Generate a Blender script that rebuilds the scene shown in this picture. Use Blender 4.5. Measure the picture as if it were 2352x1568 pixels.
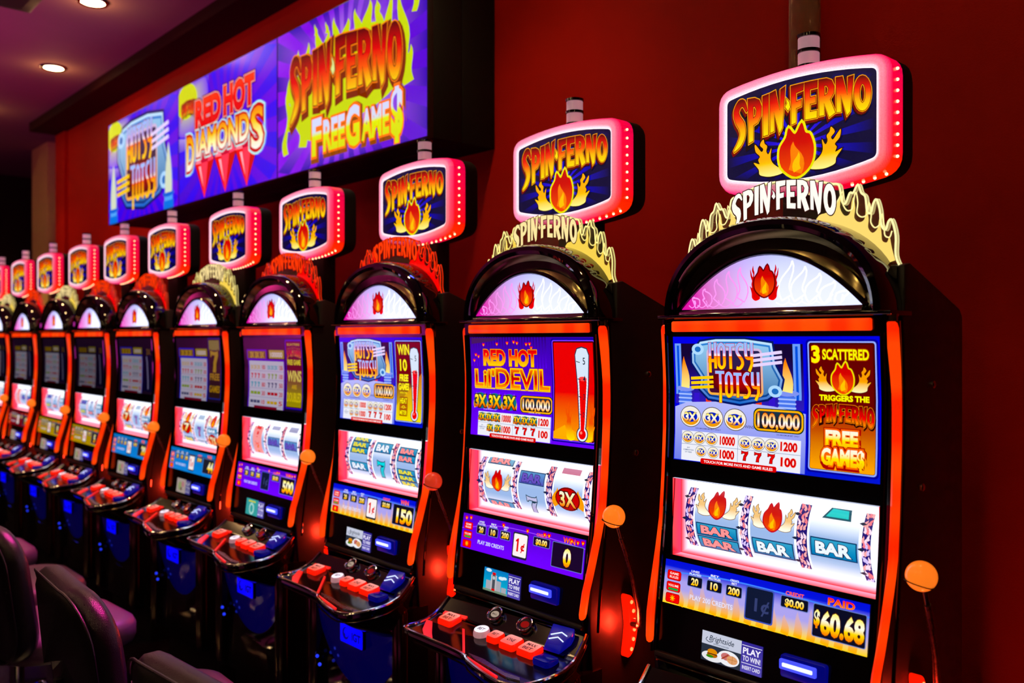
import bpy, bmesh, math, random
from mathutils import Vector, Matrix
from mathutils.geometry import tessellate_polygon
R = math.radians
pi = math.pi
random.seed(7)
sc = bpy.context.scene
col = sc.collection
for o in list(bpy.data.objects): bpy.data.objects.remove(o)

# ------------------------------------------------------------------ camera, world, exposure
cd = bpy.data.cameras.new('camera')
cam = bpy.data.objects.new('camera', cd); col.objects.link(cam)
cam.location = (0, 0, 1.55)
cam.rotation_euler = (R(90 - 0.142), 0, R(47.74))
cd.sensor_width = 36; cd.lens = 36 * 2050 / 2352
cd.clip_start = .05; cd.clip_end = 60
cd.dof.use_dof = True; cd.dof.focus_distance = 2.15; cd.dof.aperture_fstop = 2.9
sc.camera = cam
sc.view_settings.view_transform = 'Standard'; sc.view_settings.look = 'None'
sc.view_settings.exposure = 0; sc.view_settings.gamma = 1
sc.view_settings.use_curve_mapping = False
w = bpy.data.worlds.new('world'); sc.world = w; w.use_nodes = True
w.node_tree.nodes['Background'].inputs[0].default_value = (.02, .004, .01, 1)
w.node_tree.nodes['Background'].inputs[1].default_value = .05

CEIL = 3.55
WALL = 2.51
def lamp(name, kind, loc, power, color, size=.1, rot=(0, 0, 0), spot=None, blend=.6):
    l = bpy.data.lights.new(name, kind); l.energy = power; l.color = color
    if kind == 'AREA': l.size = size
    else: l.shadow_soft_size = size
    if kind == 'SPOT': l.spot_size = spot; l.spot_blend = blend
    o = bpy.data.objects.new(name, l); col.objects.link(o); o.location = loc; o.rotation_euler = rot
    return o
# unseen area lamp: violet wash of machines across the aisle on the ceiling
lamp('violet_wash', 'AREA', (-6.4, -.5, 1.3), 60, (.9, .04, .6), 1.6, (R(180), 0, 0))
for x in (-2.2, -3.6, -5.0): lamp('stool_magenta_fill', 'SPOT', (x, 1.75, 2.9), 330, (1, .015, .4), .1, (R(-24), 0, 0), R(34), .8)  # added spots hung in mid-air to tint the stool seats magenta
for x in (-2.0, -3.3, -4.6): lamp('stool_blue_fill', 'SPOT', (x + .9, 1.9, 2.6), 90, (.04, .05, 1), .1, (R(-20), R(-14), 0), R(26), .9)  # added spots without a fixture, for the blue on the seats
LIGHTS = [(-8.8, 1.72), (-10.0, 1.3), (-7.12, 1.92), (-5.58, 1.72), (-4.05, 1.8), (-2.5, 1.8), (-.95, 1.8),
          (-8.2, -.3), (-6.2, -.3), (-4.2, -.3), (-2.2, -.3), (-.2, -.3), (1.6, -.3),
          (-6.2, -2.0), (-4.2, -2.0), (-2.2, -2.0), (-.2, -2.0), (1.6, -2.0), (-5.2, -3.6), (-3.2, -3.6), (-1.2, -3.6), (.8, -3.6), (1.6, 1.4)]
for i, (x, y) in enumerate(LIGHTS):
    lamp('downlight_lamp', 'SPOT', (x, y, CEIL - .03), (150 if i == 1 else 4 if x > -1 else 30) if i < 8 else (2 if x > 0 else 5), (1, .6, .26), .06, (0, 0, 0), R(105), .7)  # second entry is an unseen downlight added to light the tan column

for x, y in LIGHTS[:7]: lamp('downlight_glow', 'POINT', (x, y, CEIL - .12), 1.6, (1, .5, .2), .05)
EXTRA = [(-9.6 + 1.35 * i, y) for i in range(9) for y in (-1.15, -2.75, -4.1)]
# ------------------------------------------------------------------ materials
def lin(c):
    return c / 12.92 if c <= .04045 else ((c + .055) / 1.055) ** 2.4
def C(h, k=1.0):
    h = h.lstrip('#')
    return tuple(lin(int(h[i:i + 2], 16) / 255) * k for i in (0, 2, 4))
def mixc(a, b, t): return tuple(x + (y - x) * t for x, y in zip(a, b))

MATS = {}
def mat(name, base=(.5, .5, .5), rough=.5, metal=0, coat=0, emit=None, es=1, noise=None, bump=None, alpha=1, trans=0, spec=.5, sampling=None):
    m = bpy.data.materials.new(name); m.use_nodes = True
    nt = m.node_tree; b = nt.nodes['Principled BSDF']
    b.inputs['Base Color'].default_value = (*base, 1)
    b.inputs['Roughness'].default_value = rough
    b.inputs['Metallic'].default_value = metal
    b.inputs['Coat Weight'].default_value = coat
    b.inputs['Coat Roughness'].default_value = .05
    b.inputs['Alpha'].default_value = alpha
    b.inputs['Transmission Weight'].default_value = trans
    b.inputs['Specular IOR Level'].default_value = spec
    if emit: b.inputs['Emission Color'].default_value = (*emit, 1); b.inputs['Emission Strength'].default_value = es
    tc = nt.nodes.new('ShaderNodeTexCoord')
    if noise:
        sca, amt = noise
        n = nt.nodes.new('ShaderNodeTexNoise'); n.inputs['Scale'].default_value = sca; n.inputs['Detail'].default_value = 5
        nt.links.new(tc.outputs['Object'], n.inputs['Vector'])
        r = nt.nodes.new('ShaderNodeMapRange'); r.inputs[3].default_value = rough - amt; r.inputs[4].default_value = rough + amt
        nt.links.new(n.outputs['Fac'], r.inputs[0]); nt.links.new(r.outputs[0], b.inputs['Roughness'])
    if bump:
        sca, st = bump
        n = nt.nodes.new('ShaderNodeTexNoise'); n.inputs['Scale'].default_value = sca; n.inputs['Detail'].default_value = 3
        nt.links.new(tc.outputs['Object'], n.inputs['Vector'])
        bp = nt.nodes.new('ShaderNodeBump'); bp.inputs['Strength'].default_value = st; bp.inputs['Distance'].default_value = .01
        nt.links.new(n.outputs['Fac'], bp.inputs['Height']); nt.links.new(bp.outputs[0], b.inputs['Normal'])
    if sampling: m.cycles.emission_sampling = sampling
    MATS[name] = m
    return m
GLOSS = mat('gloss_black', (.004, .004, .005), .03, noise=(30, .01), coat=.6)
SATIN = mat('satin_black', (.012, .011, .012), .42, noise=(60, .08))
MATTE = mat('matte_black', (.004, .004, .004), .7, noise=(80, .1), spec=.25)
GLASSB = mat('screen_glass', (.003, .003, .004), .12, noise=(20, .03))
CHROME = mat('chrome', (.75, .75, .78), .1, 1, noise=(40, .03))
STEEL = mat('dark_steel', (.22, .2, .19), .28, 1, noise=(90, .1))
BRONZE = mat('smoked_chrome', (.2, .15, .1), .16, 1, noise=(25, .06))
VINYL = mat('black_vinyl', (.012, .009, .012), .3, noise=(200, .06), bump=(350, .15))
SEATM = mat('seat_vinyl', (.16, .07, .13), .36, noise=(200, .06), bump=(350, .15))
RECESS = mat('reflection_tinted_chrome', (.42, .34, .16), .2, 1, noise=(9, .14))  # gold base colour stands in for gold-green reflections in the dome recess
def clear_mat(name, tint, op, rough=.03, emit=None, es=0):
    m = bpy.data.materials.new(name); m.use_nodes = True; nt = m.node_tree
    for n in list(nt.nodes): nt.nodes.remove(n)
    out = nt.nodes.new('ShaderNodeOutputMaterial'); t = nt.nodes.new('ShaderNodeBsdfTransparent'); t.inputs[0].default_value = (*tint, 1)
    g = nt.nodes.new('ShaderNodeBsdfPrincipled'); g.inputs['Base Color'].default_value = (*tint, 1); g.inputs['Roughness'].default_value = rough
    if emit: g.inputs['Emission Color'].default_value = (*emit, 1); g.inputs['Emission Strength'].default_value = es
    mx = nt.nodes.new('ShaderNodeMixShader'); mx.inputs[0].default_value = op
    fr = nt.nodes.new('ShaderNodeLayerWeight'); fr.inputs[0].default_value = .25
    ma = nt.nodes.new('ShaderNodeMath'); ma.operation = 'MULTIPLY_ADD'; ma.inputs[1].default_value = .5; ma.inputs[2].default_value = op
    nt.links.new(fr.outputs['Facing'], ma.inputs[0]); nt.links.new(ma.outputs[0], mx.inputs[0])
    nt.links.new(t.outputs[0], mx.inputs[1]); nt.links.new(g.outputs[0], mx.inputs[2]); nt.links.new(mx.outputs[0], out.inputs[0])
    return m
ACRYL = clear_mat('clear_acrylic', (.85, .8, .75), .06)
TUBEM = clear_mat('amber_acrylic', (.8, .55, .4), .12)

def art_mat(name, sampling, lit=True, dots=None, rough=.25):
    m = bpy.data.materials.new(name); m.use_nodes = True; nt = m.node_tree
    b = nt.nodes['Principled BSDF']; at = nt.nodes.new('ShaderNodeVertexColor'); at.layer_name = 'col'
    b.inputs['Roughness'].default_value = rough
    if lit:
        b.inputs['Base Color'].default_value = (.004, .004, .004, 1)
        src = at.outputs['Color']
        if dots:
            tc = nt.nodes.new('ShaderNodeTexCoord'); v = nt.nodes.new('ShaderNodeTexVoronoi'); v.inputs['Scale'].default_value = dots
            v.inputs['Randomness'].default_value = .25
            nt.links.new(tc.outputs['Object'], v.inputs['Vector'])
            mr = nt.nodes.new('ShaderNodeMapRange'); mr.inputs[1].default_value = .15; mr.inputs[2].default_value = .75
            mr.inputs[3].default_value = 1.12; mr.inputs[4].default_value = .72
            nt.links.new(v.outputs['Distance'], mr.inputs[0])
            mu = nt.nodes.new('ShaderNodeVectorMath'); mu.operation = 'SCALE'
            nt.links.new(src, mu.inputs[0]); nt.links.new(mr.outputs[0], mu.inputs['Scale']); src = mu.outputs[0]
        nt.links.new(src, b.inputs['Emission Color']); b.inputs['Emission Strength'].default_value = 1
    else:
        nt.links.new(at.outputs['Color'], b.inputs['Base Color'])
    m.cycles.emission_sampling = sampling
    return m
ART = art_mat('lit_print', 'NONE')
ARTL = art_mat('lit_panel', 'AUTO')
PRINT = art_mat('plain_print', 'NONE', lit=False)
FRAME = art_mat('lit_prism_plastic', 'AUTO', dots=330)

def strip_mat(name, base, dark, scale, axis):
    m = bpy.data.materials.new(name); m.use_nodes = True; nt = m.node_tree; b = nt.nodes['Principled BSDF']
    b.inputs['Base Color'].default_value = (.05, .01, .01, 1); b.inputs['Roughness'].default_value = .3
    tc = nt.nodes.new('ShaderNodeTexCoord'); sp = nt.nodes.new('ShaderNodeSeparateXYZ'); nt.links.new(tc.outputs['Object'], sp.inputs[0])
    n = nt.nodes.new('ShaderNodeTexNoise'); n.noise_dimensions = '1D'; n.inputs['Scale'].default_value = scale; n.inputs['Detail'].default_value = 0
    nt.links.new(sp.outputs[axis], n.inputs['W'])
    cr = nt.nodes.new('ShaderNodeValToRGB'); cr.color_ramp.elements[0].position = .38; cr.color_ramp.elements[1].position = .62
    cr.color_ramp.elements[0].color = (*dark, 1); cr.color_ramp.elements[1].color = (*base, 1)
    nt.links.new(n.outputs['Fac'], cr.inputs[0]); nt.links.new(cr.outputs[0], b.inputs['Emission Color']); b.inputs['Emission Strength'].default_value = 1.02
    return m
BARX = strip_mat('orange_light_strip', C('ff4c04'), C('ff2c00'), 13, 'X')
BARZ = strip_mat('orange_light_column', C('ff4404'), C('fb2400'), 9, 'Z')
def em(name, c, k=1, sampling='NONE'): return mat(name, tuple(x * .3 + .01 for x in C('#808080')), .3, emit=c, es=k, sampling=sampling)
BULB = em('bulb_lens', C('ffc890'), 3.2)
LED = em('red_led', C('ff7a40'), 2.6)
REDGLOW = mat('red_lens', C('c01010'), .25, emit=C('ff1800'), es=.9, sampling='AUTO')
REDSTRIP = em('red_strip', C('ff0c06'), 1.0)
BALL = mat('ball_orange', C('f06a20'), .3, emit=C('ff7a1c'), es=.95, coat=.5, sampling='NONE')
BALLR = mat('ball_coral', C('e04020'), .3, emit=C('e83c20'), es=.6, coat=.5, sampling='NONE')
BLUEL = em('blue_light', C('2038ff'), 1.2, 'AUTO')
BLUED = mat('blue_glow', (.001, .001, .03), .3, emit=C('0008a0'), es=.6, sampling='NONE'); BLUEP = mat('blue_pad', (.001, .001, .03), .2, emit=C('0006a0'), es=.35, sampling='NONE')
BLUEW = em('blue_white_light', C('c8d4ff'), 1.5)
BELLY = mat('blue_lit_panel', (.003, .003, .03), .14, emit=C('00003c'), es=.8, coat=.4, sampling='NONE')
MILK = mat('milky_plastic', (.75, .62, .66), .35, emit=C('e0a8b8'), es=.35, sampling='NONE')
DOWN = em('downlight_lens', C('ffd890'), 45)

# ------------------------------------------------------------------ mesh helpers
YC = 1.88            # depth of a machine's own origin
def V(*a): return Vector(a)
class MB:
    def __init__(s): s.v = []; s.f = []
    def face(s, pts):
        n = len(s.v); s.v += [tuple(p) for p in pts]; s.f.append(tuple(range(n, n + len(pts))))
    def grid(s, rows, closed=False, caps=False):
        n = len(s.v); m = len(rows[0])
        for r in rows: s.v += [tuple(p) for p in r]
        for i in range(len(rows) - 1):
            for j in range(m if closed else m - 1):
                a = n + i * m + j; b = n + i * m + (j + 1) % m
                s.f.append((a, b, b + m, a + m))
        if caps:
            s.f.append(tuple(n + j for j in range(m))[::-1]); s.f.append(tuple(n + (len(rows) - 1) * m + j for j in range(m)))
        return s
    def box(s, x0, x1, y0, y1, z0, z1):
        s.grid([[(x0, y0, z), (x1, y0, z), (x1, y1, z), (x0, y1, z)] for z in (z0, z1)], True, True); return s
    def prism(s, poly, axis, a, b):
        def P(p, t):
            return (t, p[0], p[1]) if axis == 'x' else (p[0], t, p[1]) if axis == 'y' else (p[0], p[1], t)
        s.grid([[P(p, a) for p in poly], [P(p, b) for p in poly]], True, True); return s
    def tube(s, path, r, n=10, caps=True, flat=None):
        path = [Vector(p) for p in path]; rows = []
        up = Vector((0, 0, 1)); prev = None
        for i, p in enumerate(path):
            t = (path[min(i + 1, len(path) - 1)] - path[max(i - 1, 0)]).normalized()
            if prev is None:
                a = up if abs(t.z) < .95 else Vector((1, 0, 0)); x = t.cross(a).normalized()
            else: x = (prev - t * prev.dot(t)).normalized()
            prev = x; y = t.cross(x); rr = r[i] if isinstance(r, (list, tuple)) else r
            rows.append([p + x * math.cos(2 * pi * k / n) * rr + y * math.sin(2 * pi * k / n) * rr for k in range(n)])
        s.grid(rows, True, caps); return s
    def lathe(s, prof, c=(0, 0, 0), n=24, axis='z'):
        rows = []
        for r, h in prof:
            ring = []
            for k in range(n):
                a = 2 * pi * k / n; x, y = r * math.cos(a), r * math.sin(a)
                q = (x, y, h) if axis == 'z' else (x, h, -y) if axis == 'y' else (h, x, y)
                ring.append((q[0] + c[0], q[1] + c[1], q[2] + c[2]))
            rows.append(ring)
        s.grid(rows, True, True); return s
    def ball(s, c, r, n=24, m=14, sq=(1, 1, 1)):
        s.lathe([(max(r * math.sin(pi * i / m), 1e-5), -r * math.cos(pi * i / m)) for i in range(m + 1)], (0, 0, 0), n)
        k = (m + 1) * n
        s.v[-k:] = [(x * sq[0] + c[0], y * sq[1] + c[1], z * sq[2] + c[2]) for x, y, z in s.v[-k:]]
        return s
    def shift(s, d): s.v = [(x + d[0], y + d[1], z + d[2]) for x, y, z in s.v]; return s
    def build(s, name, m, parent=None, smooth=True, bevel=0, local=True, seg=2, ang=35, tri=False):
        me = bpy.data.meshes.new(name)
        vv = [(x, y - YC, z) for x, y, z in s.v] if (local and parent is not None) else s.v
        me.from_pydata(vv, [], s.f); me.update()
        bm = bmesh.new(); bm.from_mesh(me)
        bmesh.ops.remove_doubles(bm, verts=bm.verts, dist=1e-6)
        bmesh.ops.recalc_face_normals(bm, faces=bm.faces)
        if bevel:
            ed = [e for e in bm.edges if len(e.link_faces) == 2 and e.calc_face_angle(0) > R(30)]
            bmesh.ops.bevel(bm, geom=ed, offset=bevel, segments=seg, profile=.5, affect='EDGES', clamp_overlap=True)
        bm.to_mesh(me); bm.free()
        if smooth:
            for p in me.polygons: p.use_smooth = True
            me.set_sharp_from_angle(angle=R(ang))
        return link(name, me, m, parent)
def link(name, me, m, parent=None):
    if m: me.materials.clear(); me.materials.append(m)
    o = bpy.data.objects.new(name, me); col.objects.link(o)
    if parent is not None: o.parent = parent
    return o
def tag(o, label=None, cat=None, group=None, kind=None):
    if label: o['label'] = label
    if cat: o['category'] = cat
    if group: o['group'] = group
    if kind: o['kind'] = kind
    return o
def empty(name, loc, label=None, cat=None, group=None):
    o = bpy.data.objects.new(name, None); col.objects.link(o); o.location = loc; o.empty_display_size = .1
    return tag(o, label, cat, group)
def smooth_path(pts, n=6, closed=False):
    out = []; m = len(pts); dim = len(pts[0])
    rng = range(m if closed else m - 1)
    for i in rng:
        g = (lambda k: pts[k % m]) if closed else (lambda k: pts[max(0, min(m - 1, k))])
        p0, p1, p2, p3 = g(i - 1), g(i), g(i + 1), g(i + 2)
        for j in range(n):
            t = j / n
            out.append(tuple(.5 * (2 * p1[d] + (p2[d] - p0[d]) * t + (2 * p0[d] - 5 * p1[d] + 4 * p2[d] - p3[d]) * t * t + (3 * p1[d] - p0[d] - 3 * p2[d] + p3[d]) * t ** 3) for d in range(dim)))
    if not closed: out.append(tuple(pts[-1]))
    return out
def interp(tab, x):
    if x <= tab[0][0]: return tab[0][1]
    for (a, fa), (b, fb) in zip(tab, tab[1:]):
        if x <= b: return fa + (fb - fa) * (x - a) / (b - a)
    return tab[-1][1]

# ------------------------------------------------------------------ lettering and pictures (flat coloured shapes)
_glyph = {}
def text_tris(s, off):
    k = (s, off)
    if k in _glyph: return _glyph[k]
    c = bpy.data.curves.new('t', 'FONT'); c.body = s; c.size = 1; c.offset = off; c.resolution_u = 3; c.fill_mode = 'FRONT'; c.dimensions = '2D'
    o = bpy.data.objects.new('t', c); col.objects.link(o)
    dg = bpy.context.evaluated_depsgraph_get(); me = bpy.data.meshes.new_from_object(o.evaluated_get(dg))
    me.calc_loop_triangles()
    tris = [tuple((me.vertices[i].co.x, me.vertices[i].co.y) for i in t.vertices) for t in me.loop_triangles]
    bpy.data.objects.remove(o); bpy.data.curves.remove(c); bpy.data.meshes.remove(me)
    _glyph[k] = tris; return tris
def area(p): return .5 * sum(a[0] * b[1] - b[0] * a[1] for a, b in zip(p, p[1:] + p[:1]))
def offset_poly(p, d):
    p = list(p)
    if area(p) < 0: p.reverse()
    out = []; n = len(p)
    for i in range(n):
        a, b, c = Vector(p[i - 1]), Vector(p[i]), Vector(p[(i + 1) % n])
        e1 = (b - a); e2 = (c - b)
        if e1.length < 1e-9 or e2.length < 1e-9: out.append(tuple(b)); continue
        e1.normalize(); e2.normalize()
        n1 = Vector((e1.y, -e1.x)); n2 = Vector((e2.y, -e2.x)); m = n1 + n2
        if m.length < .3: m = n1.copy() * 1.0; k = 1
        else: m.normalize(); k = min(1 / max(m.dot(n1), .3), 1.9)
        out.append(tuple(b + m * d * k))
    return out
def stroke(pts, wd):
    pts = [Vector(q) for q in pts]; L = []; Rr = []
    for i, q in enumerate(pts):
        t = (pts[min(i + 1, len(pts) - 1)] - pts[max(i - 1, 0)])
        t = t.normalized() if t.length > 1e-9 else Vector((1, 0))
        n = Vector((-t.y, t.x)); ww = (wd[i] if isinstance(wd, (list, tuple)) else wd) / 2
        L.append(tuple(q + n * ww)); Rr.append(tuple(q - n * ww))
    return L, Rr
SAT = 1.22
class Art:
    def __init__(s, mp, knots=(), clip=None):
        s.v = []; s.c = []; s.t = []; s.knots = tuple(knots)
        if clip:
            a, b, c, d = clip; s.mp = lambda u, v, l: mp(max(a, min(c, u)), max(b, min(d, v)), l)
        else: s.mp = mp
    def tris(s, tl, colr, layer, stops=(), warp=None):
        """colr: rgb or function of the unwarped (u,v)"""
        if s.knots and tl:
            lo = min(q[1] for t in tl for q in t); hi = max(q[1] for t in tl for q in t)
            stops = list(stops) + [k for k in s.knots if lo < k < hi]
        for st in stops:
            out = []
            for t in tl:
                up = [q for q in t if q[1] > st + 1e-9]; dn = [q for q in t if q[1] < st - 1e-9]
                if not up or not dn: out.append(t); continue
                for sgn in (1, -1):
                    pl = []
                    for i in range(3):
                        a, b = t[i], t[(i + 1) % 3]; da, db = (a[1] - st) * sgn, (b[1] - st) * sgn
                        if da >= 0: pl.append(a)
                        if da * db < 0:
                            k = da / (da - db); pl.append((a[0] + (b[0] - a[0]) * k, st))
                    for i in range(1, len(pl) - 1): out.append((pl[0], pl[i], pl[i + 1]))
            tl = out
        f = colr if callable(colr) else None
        for t in tl:
            n = len(s.v)
            for q in t:
                s.c.append(f(*q) if f else colr)
                if warp: q = warp(*q)
                s.v.append(tuple(s.mp(q[0], q[1], layer)))
            s.t.append((n, n + 1, n + 2))
    def poly(s, pts, colr, layer, holes=(), stops=(), warp=None):
        loops = [[Vector((q[0], q[1], 0)) for q in lp] for lp in [pts, *holes]]
        flat = [(q.x, q.y) for lp in loops for q in lp]
        s.tris([tuple(flat[i] for i in t) for t in tessellate_polygon(loops)], colr, layer, stops, warp)
    def rect(s, x0, y0, x1, y1, colr, layer, nx=1, ny=1, warp=None):
        for i in range(nx):
            for j in range(ny):
                a, b = x0 + (x1 - x0) * i / nx, x0 + (x1 - x0) * (i + 1) / nx; c, d = y0 + (y1 - y0) * j / ny, y0 + (y1 - y0) * (j + 1) / ny
                s.tris([((a, c), (b, c), (b, d)), ((a, c), (b, d), (a, d))], colr, layer, (), warp)
    def rr(s, x0, y0, x1, y1, r, colr, layer, stops=()): s.poly(rrect(x0, y0, x1, y1, r), colr, layer, (), stops)
    def ring(s, x0, y0, x1, y1, r, wd, colr, layer):
        a, b = rrect(x0, y0, x1, y1, r), rrect(x0 + wd, y0 + wd, x1 - wd, y1 - wd, max(r - wd, .0005))
        s.band(a, b, colr, layer)
    def band(s, a, b, colr, layer, closed=True, cb=None):
        n = len(a)
        for i in range(n if closed else n - 1):
            j = (i + 1) % n
            if s.knots and not cb:
                s.tris([(a[i], a[j], b[j]), (a[i], b[j], b[i])], colr, layer); continue
            k = len(s.v)
            for q, cc in ((a[i], colr), (a[j], colr), (b[j], cb or colr), (b[i], cb or colr)):
                s.v.append(tuple(s.mp(q[0], q[1], layer))); s.c.append(cc(*q) if callable(cc) else cc)
            s.t += [(k, k + 1, k + 2), (k, k + 2, k + 3)]
    def ell(s, cx, cy, rx, ry, colr, layer, n=24, edge=None):
        pts = [(cx + rx * math.cos(2 * pi * i / n), cy + ry * math.sin(2 * pi * i / n)) for i in range(n)]
        if edge is None: s.poly(pts, colr, layer)
        else:
            s.tris([((cx, cy), pts[i], pts[(i + 1) % n]) for i in range(n)], lambda u, v: colr if abs(u - cx) + abs(v - cy) < 1e-9 else edge, layer)
    def line(s, pts, wd, colr, layer, closed=False):
        if closed: pts = list(pts) + [pts[0], pts[1]]
        a, b = stroke(pts, wd); s.band(a, b, colr, layer, False)
    def text(s, txt, u, v, h, w=None, sx=1, bold=.02, colr=(1, 1, 1), layer=1, align='c', outs=(), grad=None, warp=None, slant=0):
        """h: cap height; outs: (extra offset in cap units, colour, (du,dv)); grad: [(t,colour)...] over the cap height"""
        base = text_tris(txt, bold)
        if not base: return
        xs = [q[0] for t in base for q in t]; x0, x1 = min(xs), max(xs)
        cap = .73; kx = (w / (x1 - x0)) if w else h / cap * sx; ky = h / cap
        def place(t, du=0, dv=0):
            o = {'c': (x0 + x1) / 2, 'l': x0, 'r': x1}[align]
            return tuple((u + (q[0] - o) * kx + slant * q[1] * ky + du, v + q[1] * ky + dv) for q in t)
        for i, ou in enumerate(outs):
            d, cc = ou[0], ou[1]; du, dv = ou[2] if len(ou) > 2 else (0, 0)
            s.tris([place(t, du, dv) for t in text_tris(txt, bold + d)], cc, layer - .35 + .08 * i, (), warp)
        if grad:
            st = [v + g[0] * h for g in grad]
            tab = [(a, g[1]) for a, g in zip(st, grad)]
            def f(uu, vv):
                if vv <= tab[0][0]: return tab[0][1]
                for (a, ca), (b, cb) in zip(tab, tab[1:]):
                    if vv <= b: return mixc(ca, cb, (vv - a) / (b - a))
                return tab[-1][1]
            s.tris([place(t) for t in base], f, layer, st, warp)
        else: s.tris([place(t) for t in base], colr, layer, (), warp)
    def build(s, name, m, parent=None, local=True):
        me = bpy.data.meshes.new(name)
        vv = [(x, y - YC, z) for x, y, z in s.v] if (local and parent is not None) else s.v
        me.from_pydata(vv, [], s.t); me.update()
        ca = me.color_attributes.new('col', 'FLOAT_COLOR', 'POINT')
        fl = []
        for c in s.c:
            y = .3 * c[0] + .5 * c[1] + .2 * c[2]
            fl += [max(0, y + (x - y) * SAT) for x in c] + [1]
        ca.data.foreach_set('color', fl)
        return link(name, me, m, parent)
def rrect(x0, y0, x1, y1, r, n=5):
    r = min(r, (x1 - x0) / 2, (y1 - y0) / 2); out = []
    for cx, cy, a in ((x1 - r, y1 - r, 0), (x0 + r, y1 - r, 90), (x0 + r, y0 + r, 180), (x1 - r, y0 + r, 270)):
        for i in range(n + 1):
            t = R(a + 90 * i / n); out.append((cx + r * math.cos(t), cy + r * math.sin(t)))
    return out
def tongue(x, y, wd, h, bend=0, n=9, lean=0):
    """an S-curved flame tongue standing on (x,y)"""
    pts = []; ws = []
    for i in range(n):
        t = i / (n - 1)
        pts.append((x + bend * math.sin(t * pi * 1.7) + lean * t * t, y + h * t)); ws.append(wd * (1 - t) ** .75 * (1 + .35 * math.sin(t * pi)) + .0002)
    a, b = stroke(pts, ws); return a + b[::-1]

# jagged comic capitals, drawn by hand
def _S():
    c = [(.56, .74), (.44, .93), (.27, .93), (.14, .76), (.22, .57), (.36, .42), (.40, .22), (.28, .03), (.06, -.14)]
    a, b = stroke(smooth_path(c, 3), [interp(list(enumerate([.04, .13, .17, .19, .22, .24, .2, .15, .03])), i / 3) for i in range(25)])
    return a + b[::-1], []
LET = {
    'S': (.56, *_S()),
    'P': (.52, [(.04, -.02), (.2, 0), (.2, .36), (.38, .4), (.5, .55), (.52, .76), (.43, .94), (.26, 1), (0, 1)], [[(.2, .53), (.19, .82), (.27, .82), (.34, .72), (.3, .57)]]),
    'I': (.22, [(.02, 0), (.2, -.02), (.22, 1), (0, 1)], []),
    'N': (.54, [(.02, 0), (.16, 0), (.15, .5), (.36, -.12), (.46, -.02), (.56, 1.04), (.4, 1), (.37, .46), (.2, 1.02), (0, 1)], []),
    'F': (.44, [(.02, -.02), (.18, 0), (.18, .38), (.36, .4), (.37, .57), (.18, .55), (.17, .8), (.43, .83), (.45, 1.0), (0, 1)], []),
    'E': (.44, [(.02, 0), (.42, -.02), (.43, .17), (.18, .18), (.18, .4), (.37, .4), (.37, .57), (.18, .57), (.17, .8), (.43, .81), (.44, 1.0), (0, 1)], []),
    'R': (.54, [(.02, 0), (.18, 0), (.18, .34), (.36, -.1), (.56, .0), (.38, .4), (.5, .56), (.52, .76), (.43, .94), (.26, 1), (0, 1)], [[(.19, .53), (.18, .82), (.27, .82), (.34, .72), (.3, .57)]]),
    'O': (.54, [(.27 + .27 * math.cos(a * pi / 10), .5 + .53 * math.sin(a * pi / 10)) for a in range(20)], [[(.27 + .1 * math.cos(a * pi / 6), .5 + .3 * math.sin(a * pi / 6)) for a in range(12)]]),
    '-': (.14, [(.08, .38), (.16, .46), (.12, .6), (.02, .72), (.05, .58), (-.02, .5)], []),
}
def dens(p, d=.18):
    out = []
    for a, b in zip(p, p[1:] + p[:1]):
        n = max(1, int(math.hypot(a[0] - b[0], a[1] - b[1]) / d))
        out += [(a[0] + (b[0] - a[0]) * i / n, a[1] + (b[1] - a[1]) * i / n) for i in range(n)]
    return out
def comic(art, word, u0, u1, vb, vt, layer, grad, outs, hyph=None):
    """vb, vt: bottom and top edge of the word as functions of s in 0..1"""
    gap = .05; tot = sum(LET[c][0] + gap for c in word) - gap; x = 0
    def W(px, py):
        s = px / tot; b, t = vb(s), vt(s); return (u0 + (u1 - u0) * s, b + (t - b) * py)
    for ch in word:
        wd, outer, holes = LET[ch]
        P = [(x + q[0], q[1]) for q in outer]; H = [[(x + q[0], q[1]) for q in h] for h in holes]
        for i, ou in enumerate(outs):
            d, cc = ou[0], ou[1]; dx, dy = ou[2] if len(ou) > 2 else (0, 0)
            HH = []
            for h in H:
                if max(q[0] for q in h) - min(q[0] for q in h) > 2 * d + .03: HH.append([(q[0] + dx, q[1] + dy) for q in dens(offset_poly(h, -d))])
            art.poly([(q[0] + dx, q[1] + dy) for q in dens(offset_poly(P, d))], cc, layer - .4 + .1 * i, HH, (), W)
        if ch == '-' and hyph: cc = hyph; st = ()
        else:
            tab = grad; st = [g[0] for g in tab]
            def cc(uu, vv):
                if vv <= tab[0][0]: return tab[0][1]
                for (a, ca), (b, cb) in zip(tab, tab[1:]):
                    if vv <= b: return mixc(ca, cb, (vv - a) / (b - a))
                return tab[-1][1]
        art.poly(dens(P), cc, layer, [dens(h) for h in H], st, W)
        x += wd + gap
PLUME = [(.84, .07), (.86, .22), (.98, .44), (.84, .37), (.87, .5), (.83, .6), (.93, .75), (.95, .97), (.86, .83), (.79, .72), (.75, .8), (.83, .93), (.75, 1.08), (.72, .95), (.66, .86), (.68, .72), (.63, .62), (.56, .78), (.58, .5), (.5, .3), (.28, .07), (.36, -.01), (.58, -.04), (.74, 0)]
def flames(art, cx, cy, wd, h, layer, ca, cb, n=4, outline=None):
    """two plumes of fire curling up on either side"""
    g = lambda u, v: mixc(ca, cb, max(0, min(1, (v - cy) / h * 2.2)))
    for sg in (-1, 1):
        P = smooth_path([(cx + sg * x * wd / 1.96, cy + y * h / 1.08) for x, y in PLUME], 3, True)
        if outline: art.poly(offset_poly(P, wd * .012), outline, layer - .1)
        art.poly(P, g, layer, (), [cy + h * .15, cy + h * .3, cy + h * .46])
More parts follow.
